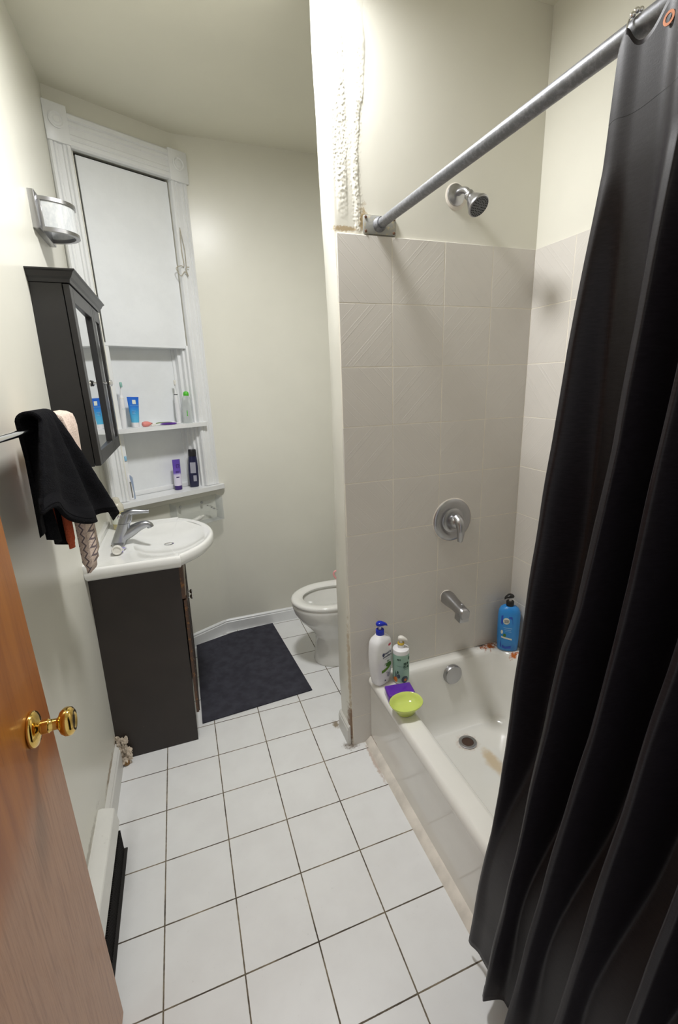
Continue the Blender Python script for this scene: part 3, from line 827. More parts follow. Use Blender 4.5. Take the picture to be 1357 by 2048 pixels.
# ------------------------------------------------------------------ shelf and what stands on it
b = new()
prism(b, [(-0.60, 0.0), (-0.487, 0.0), (-0.487, -0.09), (-0.045, -0.09), (-0.045, 0.0), (0.004, 0.0), (-0.004, 0.052), (-0.012, 0.056), (-0.59, 0.056), (-0.60, 0.05)], 1.378, 1.400, MW)
sh = obj('wall_shelf', b, M_trim); tag(sh, 'white painted shelf across the boarded window recess', 'shelf'); root_at(sh, tuple(wp(-0.3, 0.0, 1.37)))
ZU, ZL = 1.400, 1.018
AW = math.atan2(WS.y, WS.x)                            # direction of the angled wall

def brush(name, label, s, d, z, h_body, h_tot, body, head, lean=0.0, r=0.0125, extra=None):
    p = wp(s, d, z); t = thing(name, label, 'toothbrush', tuple(p), 'electric toothbrushes')
    T = Matrix.Translation(p) @ Matrix.Rotation(lean, 4, (-WN.x, -WN.y, 0))
    b = new(); lathe(b, [(r*0.95, 0), (r*1.1, 0.003), (r*1.15, h_body*0.25), (r*1.05, h_body*0.6), (r*0.85, h_body*0.88), (r*0.72, h_body*0.97), (r*0.6, h_body)], 24, T); obj('handle', b, body, t)
    b = new(); lathe(b, [(r*0.5, h_body), (r*0.34, h_body+0.015), (0.0026, h_tot-0.03), (0.0024, h_tot-0.006), (0.001, h_tot)], 14, T); obj('neck', b, M_wplast, t)
    b = new()
    c = T @ Vector((0, 0, h_tot-0.011))
    box(b, -0.006, 0.006, -0.011, -0.001, -0.013, 0.013, 0.003, 2, Matrix.Translation(c) @ Matrix.Rotation(AW, 4, 'Z')); obj('brush_head', b, head, t)
    if extra: extra(t, T)
    return t
def ex1(t, T):
    b = new(); lathe(b, [(0.0128, 0.150), (0.0105, 0.158), (0.0088, 0.160)], 20, T, False, False); obj('collar', b, M_wplast2, t)
    c = T @ Vector((0, 0, 0.098)); M = face_M((c.x+0.0141*math.sin(AW), c.y-0.0141*math.cos(AW), c.z), AW)
    b = new(); lathe(b, [(0.0055, 0), (0.0055, 0.0006), (0.004, 0.0007)], 16, M); obj('power_mark', b, P('mint_print', srgb(150, 205, 195), 0.4), t)
brush('electric_toothbrush', 'white electric toothbrush with mint head beside the blue tube on the upper shelf', -0.452, -0.028, ZU, 0.166, 0.232, M_wplast, M_minthead, 0.08, 0.0145, ex1)
def ex2(t, T):
    b = new(); lathe(b, [(0.0105, 0.158), (0.0105, 0.163)], 20, T, False, False); obj('collar', b, M_dgrey, t)
brush('electric_toothbrush', 'slim plain white electric toothbrush left of the green capped bottle', -0.128, -0.044, ZU, 0.165, 0.238, M_wplast, M_wplast2, 0.0, 0.0125, ex2)
def ex3(t, T):
    c = T @ Vector((0, 0, 0))
    b = new(); R = T @ Matrix.Rotation(AW, 4, 'Z')
    box(b, -0.004, 0.003, -0.0215, -0.0155, 0.012, 0.10, 0.002, 2, R); obj('grip_strip', b, M_greygrip, t)
    b = new(); loft(b, [[R @ Vector((0.008+0.012*math.cos(a), -0.005+0.0135*math.sin(a), z)) for a in [2*PI*i/14 for i in range(14)]] for z in (0.004, 0.06, 0.12)] + [[R @ Vector((0.004+0.005*math.cos(a), -0.004+0.009*math.sin(a), 0.135)) for a in [2*PI*i/14 for i in range(14)]]]); obj('side_grip', b, M_bluegrey, t)
brush('electric_toothbrush', 'grey and white electric toothbrush with pale blue head on the window sill', -0.478, -0.012, ZL, 0.142, 0.235, M_wplast, M_bluehead, 0.0, 0.018, ex3)

def squeeze_tube(name, label, s, d, z, w, h, cap_h, m, cap_m, A, lean=0.0, capw=None, group=None):
    p = wp(s, d, z); t = thing(name, label, 'tube', tuple(p), group)
    T = Matrix.Translation(p) @ Matrix.Rotation(A, 4, 'Z') @ Matrix.Rotation(lean, 4, 'Y') 
    cw = capw or w*0.38
    b = new(); loft(b, [[T @ Vector(q) for q in sell(0, 0, cw*k, 0.019*k, zz, 2.4, 24)] for k, zz in ((0.96, 0), (1, 0.002), (1, cap_h))]); obj('cap', b, cap_m, t)
    b = new(); rr = []
    for k in range(9):
        u = k/8; rr.append([T @ Vector(q) for q in sell(0, 0, cw+(w/2-cw)*u**0.8, 0.018*(1-u)**0.75+0.0012, cap_h+(h-cap_h)*u, 2.3, 28)])
    loft(b, rr); obj('tube_body', b, m, t)
    return t, T
t, T = squeeze_tube('cream_tube', 'bright blue gradient tube standing on its white cap on the upper shelf', -0.388, -0.030, ZU, 0.062, 0.157, 0.024, M_bluetube, M_wplast, AW, 0.05, 0.019)
def onface(T, x, y, z): return T @ Matrix(((1, 0, 0, x), (0, 0, -1, y), (0, 1, 0, z), (0, 0, 0, 1)))
b = new(); box(b, -0.009, 0.009, -0.0009, 0.0, -0.011, 0.011, 0, 1, T @ Matrix.Translation((0.001, -0.0070, 0.131)) @ Matrix.Rotation(-0.155, 4, 'X')); obj('logo_square', b, M_palelabel, t)
text('brand_print', 'LA ROCHE-POSAY', 0.0056, M_paletext, t, onface(T, 0.0, -0.0100, 0.112))
b = new()
for z_, w_ in ((0.084, 0.020), (0.077, 0.014), (0.070, 0.017)): box(b, -0.017, -0.017+w_, -0.0154, -0.0138, z_-0.0010, z_+0.0010)
obj('print_lines', b, M_paletext, t) if False else (bmesh.ops.transform(b, matrix=T, verts=b.verts), obj('print_lines', b, M_paletext, t))
t, T = squeeze_tube('lotion_tube', 'purple and white tube on its dark purple cap on the window sill', -0.194, -0.030, ZL, 0.047, 0.178, 0.025, M_purptube, M_purpcap, AW, 0.04, 0.021)
b = new()
for x0, x1, z0, z1 in ((-0.010, 0.010, 0.146, 0.149), (-0.010, 0.010, 0.128, 0.131), (-0.010, -0.007, 0.128, 0.149), (0.007, 0.010, 0.139, 0.149), (0.000, 0.010, 0.136, 0.139)):
    box(b, x0, x1, -0.0012, 0, z0-0.14, z1-0.14, 0, 1, T @ Matrix.Translation((0.004, -0.0066, 0.14)) @ Matrix.Rotation(-0.10, 4, 'X'))
obj('logo_mark', b, M_purpcap, t)
b = new()
for z_, w_ in ((0.110, 0.024), (0.103, 0.018)): box(b, -0.014, -0.014+w_, -0.0128, -0.0112, z_-0.0012, z_+0.0012)
bmesh.ops.transform(b, matrix=T, verts=b.verts); obj('print_lines', b, M_purpcap, t)
b = new(); box(b, -0.014, 0.004, -0.0012, 0, 0.072, 0.078, 0, 1, T @ Matrix.Translation((0, -0.0142, 0))); obj('print_bar', b, M_purpcap, t)

# navy bottle
p = wp(-0.095, -0.022, ZL)
t = thing('shower_gel_bottle', 'navy bottle with black cap and pale label at the right end of the window sill', 'bottle', tuple(p))
T = Matrix.Translation(p) @ Matrix.Rotation(AW-0.15, 4, 'Z') @ Matrix.Rotation(0.05, 4, 'Y')
b = new(); loft(b, [[T @ Vector(q) for q in sell(0, 0, a, c, z, 2.3, 28)] for a, c, z in ((0.024, 0.016, 0), (0.027, 0.019, 0.004), (0.029, 0.020, 0.05), (0.029, 0.020, 0.11), (0.026, 0.019, 0.16), (0.023, 0.0185, 0.185))]); obj('bottle_body', b, M_navy, t)
b = new(); loft(b, [[T @ Vector(q) for q in sell(0, 0, a, c, z, 2.3, 28)] for a, c, z in ((0.0225, 0.018, 0.185), (0.0235, 0.019, 0.188), (0.022, 0.018, 0.222), (0.020, 0.016, 0.226))]); obj('cap', b, M_darkcap, t)
def facepatch(T, a, c, x0, x1, z0, z1, m, name, par, n=2.3, k=8, lift=0.0006):
    """label patch following a superellipse body"""
    b = new(); A = []
    for z in (z0, z1):
        row = []
        for i in range(k+1):
            x = x0+(x1-x0)*i/k; y = -(c+lift)*(max(0, 1-abs(x/(a+lift))**n))**(1/n)
            row.append(b.verts.new(T @ Vector((x, y, z))))
        A.append(row)
    ring_faces(b, A[0], A[1], False); return obj(name, b, m, par)
facepatch(T, 0.0285, 0.0200, -0.023, 0.008, 0.086, 0.150, M_grey, 'back_label', t)
facepatch(T, 0.0290, 0.0200, -0.010, 0.010, 0.036, 0.072, M_grey, 'small_label', t)

# clear bottle with green cap
p = wp(-0.104, 0.010, ZU)
t = thing('micellar_water_bottle', 'clear bottle with bright green cap at the right end of the upper shelf', 'bottle', tuple(p))
T = Matrix.Translation(p) @ Matrix.Rotation(AW, 4, 'Z') @ Matrix.Rotation(0.06, 4, 'Y')
b = new(); loft(b, [[T @ Vector(q) for q in sell(0, 0, a, c, z, 2.2, 28)] for a, c, z in ((0.024, 0.015, 0), (0.0275, 0.018, 0.004), (0.0285, 0.019, 0.05), (0.0275, 0.019, 0.10), (0.024, 0.017, 0.135), (0.0165, 0.0145, 0.153))]); obj('bottle_body', b, M_clear, t)
b = new(); lathe(b, [(0.0145, 0.152), (0.0155, 0.154), (0.0155, 0.163), (0.014, 0.171), (0.009, 0.176), (0, 0.178)], 24, T, True, False); obj('cap', b, M_capgreen, t)
b = new()
for z_, h_ in ((0.040, 0.006), (0.049, 0.005), (0.057, 0.007), (0.066, 0.005)): box(b, -0.013, -0.0075, -0.0196, -0.0182, z_, z_+h_)
bmesh.ops.transform(b, matrix=T, verts=b.verts); obj('side_print', b, M_capgreen, t)

# pink brush cover, purple brush, green brush lying down
p = wp(-0.350, 0.020, ZU)
t = thing('toothbrush_cover', 'small pink toothbrush cover lying at the foot of the blue tube', 'cover', tuple(p))
b = new(); T = Matrix.Translation(p) @ Matrix.Rotation(AW, 4, 'Z')
loft(b, [[T @ Vector((x, ry*math.cos(a), 0.0145+rz*math.sin(a))) for a in [2*PI*i/16 for i in range(16)]] for x, ry, rz in ((-0.024, 0.005, 0.006), (-0.020, 0.011, 0.012), (-0.008, 0.013, 0.0145), (0.008, 0.0125, 0.0135), (0.017, 0.010, 0.010), (0.024, 0.007, 0.007))]); obj('shell', b, M_pink, t)
b = new(); lathe(b, [(0.004, 0), (0.005, 0.006), (0.004, 0.012)], 12, T @ axis_M((0.0195, 0, 0.0145), (1, 0, 0))); obj('opening', b, P('dark_pink', srgb(170, 88, 80), 0.5), t)
def manual_brush(label, p0, p1, grip, z):
    a, c = wp(*p0, z), wp(*p1, z); v = (c-a).normalized(); t = thing('toothbrush', label, 'toothbrush', tuple(a), 'toothbrushes lying on the upper shelf')
    L = (c-a).length
    b = new(); pp = [a+v*L*k/10+Vector((0, 0, 0.0072+0.001*math.sin(k*0.5))) for k in range(11)]
    tube(b, pp, [0.0034, 0.0036, 0.0038, 0.005, 0.0064, 0.007, 0.007, 0.0068, 0.006, 0.005, 0.0025], 12); obj('handle', b, M_wplast, t)
    b = new(); tube(b, [q+Vector((0.0, -0.0022, 0.0004)) for q in pp[3:10]], [0.003, 0.006, 0.0068, 0.0068, 0.0066, 0.0056, 0.0025], 10); obj('grip', b, grip, t)
    b = new(); box(b, 0, 0.024, -0.005, 0.005, 0.003, 0.013, 0.001, 1, Matrix.Translation(a) @ Matrix.Rotation(math.atan2(v.y, v.x), 4, 'Z')); obj('bristles', b, M_wplast2, t)
manual_brush('purple gripped toothbrush lying flat at the front of the upper shelf', (-0.330, 0.030), (-0.165, 0.036), M_brpurple, ZU)
manual_brush('olive green toothbrush lying flat behind the purple one', (-0.330, -0.030), (-0.150, -0.040), M_brgreen, ZU)

# wire hook hung on the right casing
pts = [(-0.030, 2.405), (-0.034, 2.300), (-0.030, 2.225), (-0.050, 2.222), (-0.078, 2.206), (-0.058, 2.172), (-0.038, 2.190), (-0.028, 2.196), (-0.012, 2.176), (-0.022, 2.215), (-0.002, 2.222)]
b = new(); tube(b, smooth_path([wp(s, 0.041, z) for s, z in pts], 5), 0.0022, 8)
tube(b, [wp(-0.030, 0.041, 2.405), wp(-0.016, 0.043, 2.300), wp(-0.018, 0.041, 2.215)], 0.0016, 8)
o = obj('wire_hook', b, plain('painted_wire', srgb(176, 168, 152), 0.5)); tag(o, 'thin bent wire hook hanging on the right window casing', 'hook'); root_at(o, tuple(wp(-0.03, 0.041, 2.4)))

# clear acrylic holder under the sill
ac = thing('acrylic_holder', 'clear acrylic wall holder under the right end of the window sill', 'holder', tuple(wp(-0.14, 0.004, 0.80)))
def ab(s0, s1, d0, d1, z0, z1, nm, m=M_acryl):
    b = new(); box(b, s0, s1, d0, d1, z0, z1, 0, 1, MW); return obj(nm, b, m, ac, smooth=0)
ab(-0.285, 0.012, 0.017, 0.020, 0.812, 0.955, 'back_panel'); ab(-0.285, 0.012, 0.090, 0.093, 0.812, 0.945, 'front_panel')
ab(-0.285, 0.012, 0.020, 0.090, 0.809, 0.812, 'bottom_panel', M_acedge); ab(-0.288, -0.285, 0.017, 0.093, 0.809, 0.955, 'side_panel', M_acedge); ab(0.012, 0.015, 0.017, 0.093, 0.809, 0.955, 'side_panel', M_acedge)
for s in (-0.225, -0.085):
    b = new(); lathe(b, [(0.004, 0), (0.009, 0.002), (0.009, 0.005), (0.003, 0.006)], 16, MW @ axis_M((s, 0.0205, 0.925), (0, 1, 0))); obj('screw', b, M_satin, ac)
b = new(); lathe(b, [(0.012, 0), (0.014, 0.003), (0.014, 0.055), (0.009, 0.060), (0.009, 0.075), (0.007, 0.077)], 20, MW @ axis_M((-0.175, 0.055, 0.830), (1, 0.0, 0.25)))
o = obj('lip_balm', b, M_wplast2); tag(o, 'small cream tube lying in the clear acrylic holder', 'tube'); root_at(o, tuple(wp(-0.14, 0.055, 0.83)))
b = new(); tube(b, smooth_path([wp(-0.07, 0.05, 0.905), wp(-0.045, 0.055, 0.893), (wp(-0.02, 0.06, 0.875)), wp(0.0, 0.05, 0.865)], 4), [0.003]*3+[0.006]*5+[0.003]*5, 8)
o = obj('nail_clipper', b, M_chrome); tag(o, 'small chrome clipper at the right of the acrylic holder', 'clipper'); root_at(o, tuple(wp(-0.04, 0.055, 0.88)))

# ------------------------------------------------------------------ towels on the rail
RX, RZ = -0.092, 1.512
tr = thing('towel_rail', 'chrome towel rail on the left wall carrying a black towel', 'towel rail', (wx(1.5), -0.8, RZ))
b = new(); pp = [(wx(RZ)+0.002, -1.10, RZ), (RX-0.03, -1.10, RZ), (RX-0.006, -1.085, RZ), (RX, -1.05, RZ), (RX, -0.40, RZ), (RX-0.006, -0.365, RZ), (RX-0.03, -0.35, RZ), (wx(RZ)+0.002, -0.35, RZ)]
tube(b, smooth_path(pp, 6), 0.0075, 14); obj('bar', b, M_chrome, tr)
for y in (-1.10, -0.35):
    b = new(); lathe(b, [(0.024, 0), (0.024, 0.004), (0.016, 0.009), (0.010, 0.010)], 24, axis_M((wx(RZ)-0.001, y, RZ), (1, 0, 0))); obj('flange', b, M_chrome, tr)

def lerp(a, c, t): return a+(c-a)*t
def black_front(u, v, off=0.0):
    # u 0..1 along the rail (0 = near the viewer), v 0 = top .. 1 = hem
    hem = lerp(1.338, 1.175, u**1.2)+0.022*math.sin(u*9+0.5)
    z = lerp(1.530, hem, v)
    yl = lerp(-0.765, -0.955, v**0.9); yr = lerp(-0.615, -0.355, v**1.15)
    fold = 0.5-0.5*math.cos(2*PI*(u*2.6+0.12*v+0.15))
    x = lerp(RX+0.022, RX+0.028, v**0.7)+fold*0.040*v**0.6*(0.15+1.0*u)+0.042*v*u
    y = lerp(yl, yr, u)+0.012*v*math.sin(u*12+1)
    n = 0.002*mn.noise(Vector((u*9, v*11, 1)))
    return (x-off+n, y, z)
def black_back(u, v, off=0.0):
    hem = lerp(1.255, 1.185, u)
    z = lerp(1.530, hem, v)
    yl = lerp(-0.775, -0.800, v); yr = lerp(-0.615, -0.625, v)
    x = lerp(RX-0.022, RX-0.018, v)+0.026*v*(0.5+0.5*math.sin(u*7))
    return (x+off*0, y_(yl, yr, u), z)
def y_(a, c, u): return lerp(a, c, u)
b = new()
def tow(u, v):
    """v: 0 back hem .. 0.46 over the rail .. 1 front hem"""
    if v < 0.42: return Vector(black_back(u, 1-v/0.42))
    if v > 0.56: return Vector(black_front(u, (v-0.56)/0.44))
    t = (v-0.42)/0.14; A, B = Vector(black_back(u, 0)), Vector(black_front(u, 0))
    q = A.lerp(B, 0.5-0.5*math.cos(PI*t)); q.z = 1.530+0.020*math.sin(PI*t); return q
TOW = {}
def thick(u, v, s):
    e = 1e-3
    p = tow(u, v); du = tow(min(1, u+e), v)-tow(max(0, u-e), v); dv = tow(u, min(1, v+e))-tow(u, max(0, v-e))
    n = du.cross(dv); n = n.normalized() if n.length > 1e-12 else Vector((1, 0, 0))
    return p+n*s
solid_grid(b, lambda u, v: thick(u, v, 0.0045), lambda u, v: thick(u, v, -0.0045), 46, 80)
def inner(u, v, s):
    zt = 1.532; zb = lerp(1.262, 1.300, u); z = lerp(zt, zb, v); vf_ = max(0, (1.530-z)/0.2)
    y = lerp(lerp(-0.775, -0.800, v), lerp(-0.765, -0.955, min(1, vf_)**0.9)+0.03, u)+0.035*math.sin(PI*u)
    x = lerp(-0.112, RX+0.020, u); return Vector((x, y+s, z))
solid_grid(b, lambda u, v: inner(u, v, 0.004), lambda u, v: inner(u, v, -0.004), 10, 20)
bt = obj('bath_towel', b, M_towel, smooth=180); tag(bt, 'black terry towel draped over the chrome towel rail', 'towel'); root_at(bt, (RX, -0.75, 1.25))
b = new(); solid_grid(b, lambda u, v: thick(u, 0.925+0.05*v, 0.0053), lambda u, v: thick(u, 0.925+0.05*v, -0.0053), 46, 4); h = obj('woven_hem', b, M_hem, bt, smooth=40)

def folded(name, label, y0, y1, xb, xf, zb, zf, mat, th=0.010, top=0.012):
    b = new(); NU = 12
    def F(u, v):
        y = lerp(y0, y1, u)+0.004*math.sin(v*9+u*4)
        if v < 0.45: q = Vector((xb+0.003*math.sin(u*6), y, lerp(zb, RZ+0.004, v/0.45)))
        elif v > 0.55: q = Vector((xf+0.004*math.sin(u*7+v*5), y, lerp(RZ+0.004, zf, (v-0.55)/0.45)))
        else:
            t = (v-0.45)/0.10; q = Vector((lerp(xb, xf, 0.5-0.5*math.cos(PI*t)), y, RZ+0.004+(top+0.014)*math.sin(PI*t)))
        return q
    def G(u, v, s):
        e = 1e-3; p = F(u, v); du = F(min(1, u+e), v)-F(max(0, u-e), v); dv = F(u, min(1, v+e))-F(u, max(0, v-e))
        n = du.cross(dv).normalized(); w = s*(1 if 0.02 < v < 0.98 else 0.4)
        return p+n*w
    solid_grid(b, lambda u, v: G(u, v, th), lambda u, v: G(u, v, -th), NU, 60)
    o = obj(name, b, mat, smooth=180); tag(o, label, 'towel'); root_at(o, (RX, (y0+y1)/2, zf)); return o
folded('knit_towel', 'cream towel with dark zigzag band hanging beyond the black towel', -0.600, -0.450, RX-0.028, RX+0.028, 1.20, 1.085, M_knit, 0.012, 0.0015)
folded('face_cloth', 'orange cloth peeking out below the black towel', -0.685, -0.635, RX-0.020, RX+0.013, 1.22, 1.19, M_orange, 0.005, -0.0055)

# ------------------------------------------------------------------ heater, debris
HY0, HY1 = -1.90, -0.525
ht = thing('baseboard_heater', 'low white baseboard heater with open dark fins along the left wall', 'heater', (-0.17, HY1, 0))
b = new()
prof = [(wx(0.2)-0.002, 0.184), (wx(0.2)+0.012, 0.186), (-0.152, 0.174), (-0.149, 0.170), (-0.143, 0.108), (-0.146, 0.104), (-0.149, 0.109), (-0.155, 0.166), (wx(0.2)+0.012, 0.178), (wx(0.2)-0.002, 0.176)]
loft(b, [[(x, y, z) for x, z in prof] for y in (HY0, HY1)]); obj('cover', b, M_heater, ht, smooth=30)
b = new(); prism(b, [(wx(0.1)-0.002, 0.0), (-0.160, 0.0), (-0.147, 0.106), (-0.153, 0.172), (wx(0.2), 0.182)], 0, 0.003, Matrix(((1, 0, 0, 0), (0, 0, 1, HY1-0.003), (0, 1, 0, 0), (0, 0, 0, 1)))); obj('end_cap', b, M_heater, ht, smooth=0)
b = new()
y = HY1-0.03
while y > HY0+0.02:
    box(b, -0.196, -0.139, y-0.0012, y, 0.006, 0.100); y -= 0.007
box(b, -0.197, -0.190, HY0, HY1-0.02, 0.002, 0.17); box(b, -0.196, -0.130, HY0, HY1-0.02, 0.0005, 0.006)
tube(b, [(-0.172, HY0, 0.045), (-0.172, HY1-0.015, 0.045)], 0.011, 12)
obj('fins', b, M_fins, ht, smooth=0, label='sooty black heating fins')

b = new()
rnd = random.Random(4)
for k in range(46):
    t = rnd.random(); c = Vector((-0.182+rnd.uniform(-0.012, 0.022)+0.012*(1-t), -0.098+rnd.uniform(-0.018, 0.012), 0.004+0.115*t))
    r = rnd.uniform(0.006, 0.017)*(1.1-0.5*t)
    vs = bmesh.ops.create_icosphere(b, subdivisions=3, radius=r, matrix=Matrix.Translation(c))['verts']
    for v in vs:
        d = (v.co-c); d.x *= 0.8; d.z *= 1.3; v.co = c+d*(1+0.8*mn.noise(v.co*110)+0.5*mn.noise(v.co*330))
        v.co.z = max(v.co.z, 0.0005)
o = obj('crumbled_plaster', b, M_plaster, smooth=0); o['kind'] = 'stuff'; tag(o, 'heap of crumbled plaster at the foot of the vanity beside the left wall', 'plaster'); root_at(o, (-0.175, -0.1, 0))
b = new(); vs = bmesh.ops.create_icosphere(b, subdivisions=3, radius=0.013, matrix=Matrix.Translation((-0.168, -0.118, 0.011)))['verts']
for v in vs: v.co.z = max(0.0005, v.co.z*1.0); v.co += v.normal*0.003*mn.noise(v.co*90)
o = obj('wood_scrap', b, M_scrap); tag(o, 'small brown scrap on the floor at the end of the left baseboard', 'scrap'); root_at(o, (-0.168, -0.118, 0))

# ------------------------------------------------------------------ floor mat
b = new()
MP = [(0.160, 0.020, 0), (0.732, 0.061, 0), (0.673, 0.872, 0), (0.415, 0.862, 0.0), (0.30, 0.826, 0.012), (0.165, 0.757, 0.030)]
def matpt(u, v):
    near = Vector((lerp(0.160, 0.732, u), lerp(0.020, 0.061, u), 0))
    if u > 0.5: far = Vector((lerp(0.415, 0.673, (u-0.5)/0.5), lerp(0.858, 0.872, (u-0.5)/0.5), 0))
    else: far = Vector((lerp(0.165, 0.415, u/0.5), lerp(0.742, 0.858, u/0.5), 0))
    q = near.lerp(far, v)
    lift = max(0, (0.5-u)/0.5)*max(0, (v-0.8)/0.2)*0.022+0.0015*mn.noise(Vector((u*4, v*5, 2)))*0.5+0.0008
    return q+Vector((0, 0, lift))
solid_grid(b, lambda u, v: matpt(u, v)+Vector((0, 0, 0.006)), lambda u, v: matpt(u, v), 24, 30)
o = obj('floor_mat', b, M_rug, smooth=60); tag(o, 'dark charcoal floor mat between the vanity and the toilet', 'mat'); root_at(o, (0.45, 0.45, 0))

# ------------------------------------------------------------------ toilet
TY = 0.325
to = thing('toilet', 'white toilet with open seat behind the shower wall', 'toilet', (1.0, TY, 0))
b = new()
secs = [(0.0, 0.826, 1.42, 0.112), (0.01, 0.822, 1.42, 0.116), (0.05, 0.828, 1.42, 0.110), (0.12, 0.836, 1.40, 0.104), (0.165, 0.838, 1.38, 0.106), (0.20, 0.826, 1.36, 0.118), (0.245, 0.790, 1.34, 0.140), (0.29, 0.748, 1.32, 0.163), (0.335, 0.722, 1.30, 0.176), (0.37, 0.712, 1.28, 0.182), (0.388, 0.710, 1.27, 0.184), (0.396, 0.715, 1.265, 0.180)]
def tring(z, xf, xb, hy, k=1.0, seg=44):
    cx = xf+hy*1.22; out = []
    for i in range(seg):
        a = 2*PI*i/seg; c, s = math.cos(a), math.sin(a)
        rx = (cx-xf) if c < 0 else (xb-cx)
        n = 2.0 if c < 0 else 2.8
        out.append((cx+k*rx*math.copysign(abs(c)**(2/n), c), TY+k*hy*math.copysign(abs(s)**(2/n), s), z))
    return out
rings = [tring(*s) for s in secs]
rings += [tring(0.396, 0.760, 1.12, 0.130), tring(0.385, 0.768, 1.11, 0.124), tring(0.33, 0.785, 1.08, 0.112), tring(0.26, 0.83, 1.02, 0.085), tring(0.22, 0.87, 0.98, 0.05)]
loft(b, rings); obj('bowl', b, M_porc, to, smooth=60)
b = new()
def seatr(z, off, inner):
    return tring(z, 0.706+off, 1.225-off, 0.188-off) if not inner else tring(z, 0.770-off, 1.10+off, 0.122+off)
loft(b, [seatr(0.398, 0.004, True), seatr(0.398, 0.003, False), seatr(0.404, 0, False), seatr(0.414, 0, False), seatr(0.420, 0.006, False), seatr(0.422, 0.016, False), seatr(0.419, 0.002, True), seatr(0.412, -0.004, True), seatr(0.398, 0.004, True)], False, False)
obj('seat', b, M_porc, to, smooth=60)
b = new(); lid = [tring(0, 0.706, 1.225, 0.188), tring(0.016, 0.708, 1.225, 0.186)]
ML = Matrix.Translation((1.255, TY, 0.425)) @ Matrix.Rotation(math.radians(98), 4, 'Y') @ Matrix.Translation((-1.235, -TY, 0))
loft(b, lid, True, True, True, ML); obj('lid', b, M_porc, to, smooth=60)
b = new(); box(b, 1.335, 1.54, TY-0.21, TY+0.21, 0.385, 0.74, 0.03, 3); obj('tank', b, M_porc, to)
b = new(); box(b, 1.325, 1.548, TY-0.22, TY+0.22, 0.74, 0.775, 0.01, 2); obj('tank_lid', b, M_porc, to)
b = new(); lathe(b, [(0.0, 0), (0.05, 0)], 20, Matrix.Translation((0.925, TY, 0.245)), False, False)
obj('water', b, glass('toilet_water', (0.9, 0.92, 0.9), 0.02), to)
b = new(); pp = smooth_path([(1.040, 0.500, 0.422), (1.024, 0.500, 0.44), (1.017, 0.500, 0.460), (1.025, 0.500, 0.475), (1.045, 0.500, 0.478)], 4); tube(b, pp, 0.006, 10)
o = obj('freshener_clip', b, M_rose); tag(o, 'small pink clip on the toilet rim at the edge of the shower wall', 'clip'); root_at(o, (1.045, 0.512, 0.42))

# ------------------------------------------------------------------ bathtub
tb = thing('bathtub', 'white enamel bathtub along the right wall behind the black curtain', 'bathtub', (1.2, -1.23, 0))
b = new(); X1 = 1.5520; YF, YN = PY-0.008, -1.984
rings = [rrect(0.8535, X1, YN, YF, 0.004, AF), rrect(0.8530, X1, YN, YF, 0.004, 0.12), rrect(0.8520, X1, YN, YF, 0.006, 0.36), rrect(0.850, X1, YN, YF, 0.010, 0.374),
         rrect(0.846, X1, YN, YF, 0.018, 0.384), rrect(0.839, X1, YN, YF, 0.022, 0.396), rrect(0.840, X1, YN, YF, 0.026, 0.410), rrect(0.847, X1, YN, YF, 0.032, 0.420), rrect(0.858, X1-0.004, YN+0.004, YF-0.003, 0.036, 0.4245),
         rrect(0.905, X1-0.045, YN+0.05, YF-0.040, 0.085, 0.4245), rrect(0.918, X1-0.054, YN+0.06, YF-0.048, 0.095, 0.420), rrect(0.928, X1-0.060, YN+0.075, YF-0.054, 0.105, 0.405), rrect(0.936, X1-0.066, YN+0.10, YF-0.060, 0.11, 0.37),
         rrect(0.958, X1-0.082, YN+0.16, YF-0.075, 0.12, 0.25), rrect(0.972, X1-0.094, YN+0.21, YF-0.088, 0.125, 0.175), rrect(0.990, X1-0.110, YN+0.25, YF-0.102, 0.12, 0.138), rrect(1.020, X1-0.140, YN+0.29, YF-0.130, 0.10, 0.120), rrect(1.06, X1-0.18, YN+0.34, YF-0.165, 0.07, 0.115)]
loft(b, rings, False, True); obj('shell', b, M_tub, tb, smooth=50)
DC = (1.214, -0.683, 0.1172)
b = new(); T = Matrix.Translation(DC); lathe(b, [(0.038, 0), (0.038, 0.002), (0.033, 0.004), (0.025, 0.003), (0.023, -0.004)], 28, T, False, False); d = obj('drain_ring', b, M_satin, tb)
b = new(); lathe(b, [(0.0245, 0.0005), (0.0235, 0.0015), (0.0, 0.0012)], 24, T, False, False); obj('drain_hole', b, P('brown_hole_shade', srgb(70, 48, 36), 0.6), d)  # flat disc, its dark brown stands in for the shade down the drain
b = new(); AO = axis_M((1.214, -0.526, 0.362), (0.06, -1, 0.06)); lathe(b, [(0.042, 0), (0.043, 0.006), (0.043, 0.030), (0.040, 0.034), (0.0, 0.0345)], 32, AO, True, False); obj('overflow_cover', b, M_satin, tb)

# tub spout, valve, shower head
sp = thing('tub_spout', 'brushed metal tub spout on the tiled wall above the tub', 'spout', (1.212, YF, 0.705))
b = new(); SX, SZ = 1.212, 0.706
lathe(b, [(0.030, -0.002), (0.031, 0.003), (0.027, 0.006)], 28, axis_M((SX, YF, SZ), (0, -1, 0))); obj('wall_ring', b, M_caulk, sp)
b = new(); rr = []
for t, rx, rz, dz in ((0, 0.028, 0.029, 0), (0.025, 0.028, 0.029, 0), (0.045, 0.0265, 0.026, -0.002), (0.075, 0.024, 0.022, -0.005), (0.105, 0.0235, 0.021, -0.010), (0.122, 0.0235, 0.022, -0.013), (0.140, 0.0225, 0.0225, -0.016), (0.1445, 0.019, 0.019, -0.017)):
    rr.append([(p[0], YF-0.004-t, SZ+dz+p[1]) for p in [(SX+q[0], q[1]) for q in sell(0, 0, rx, rz, 0, 2.6, 24)]])
loft(b, rr); 
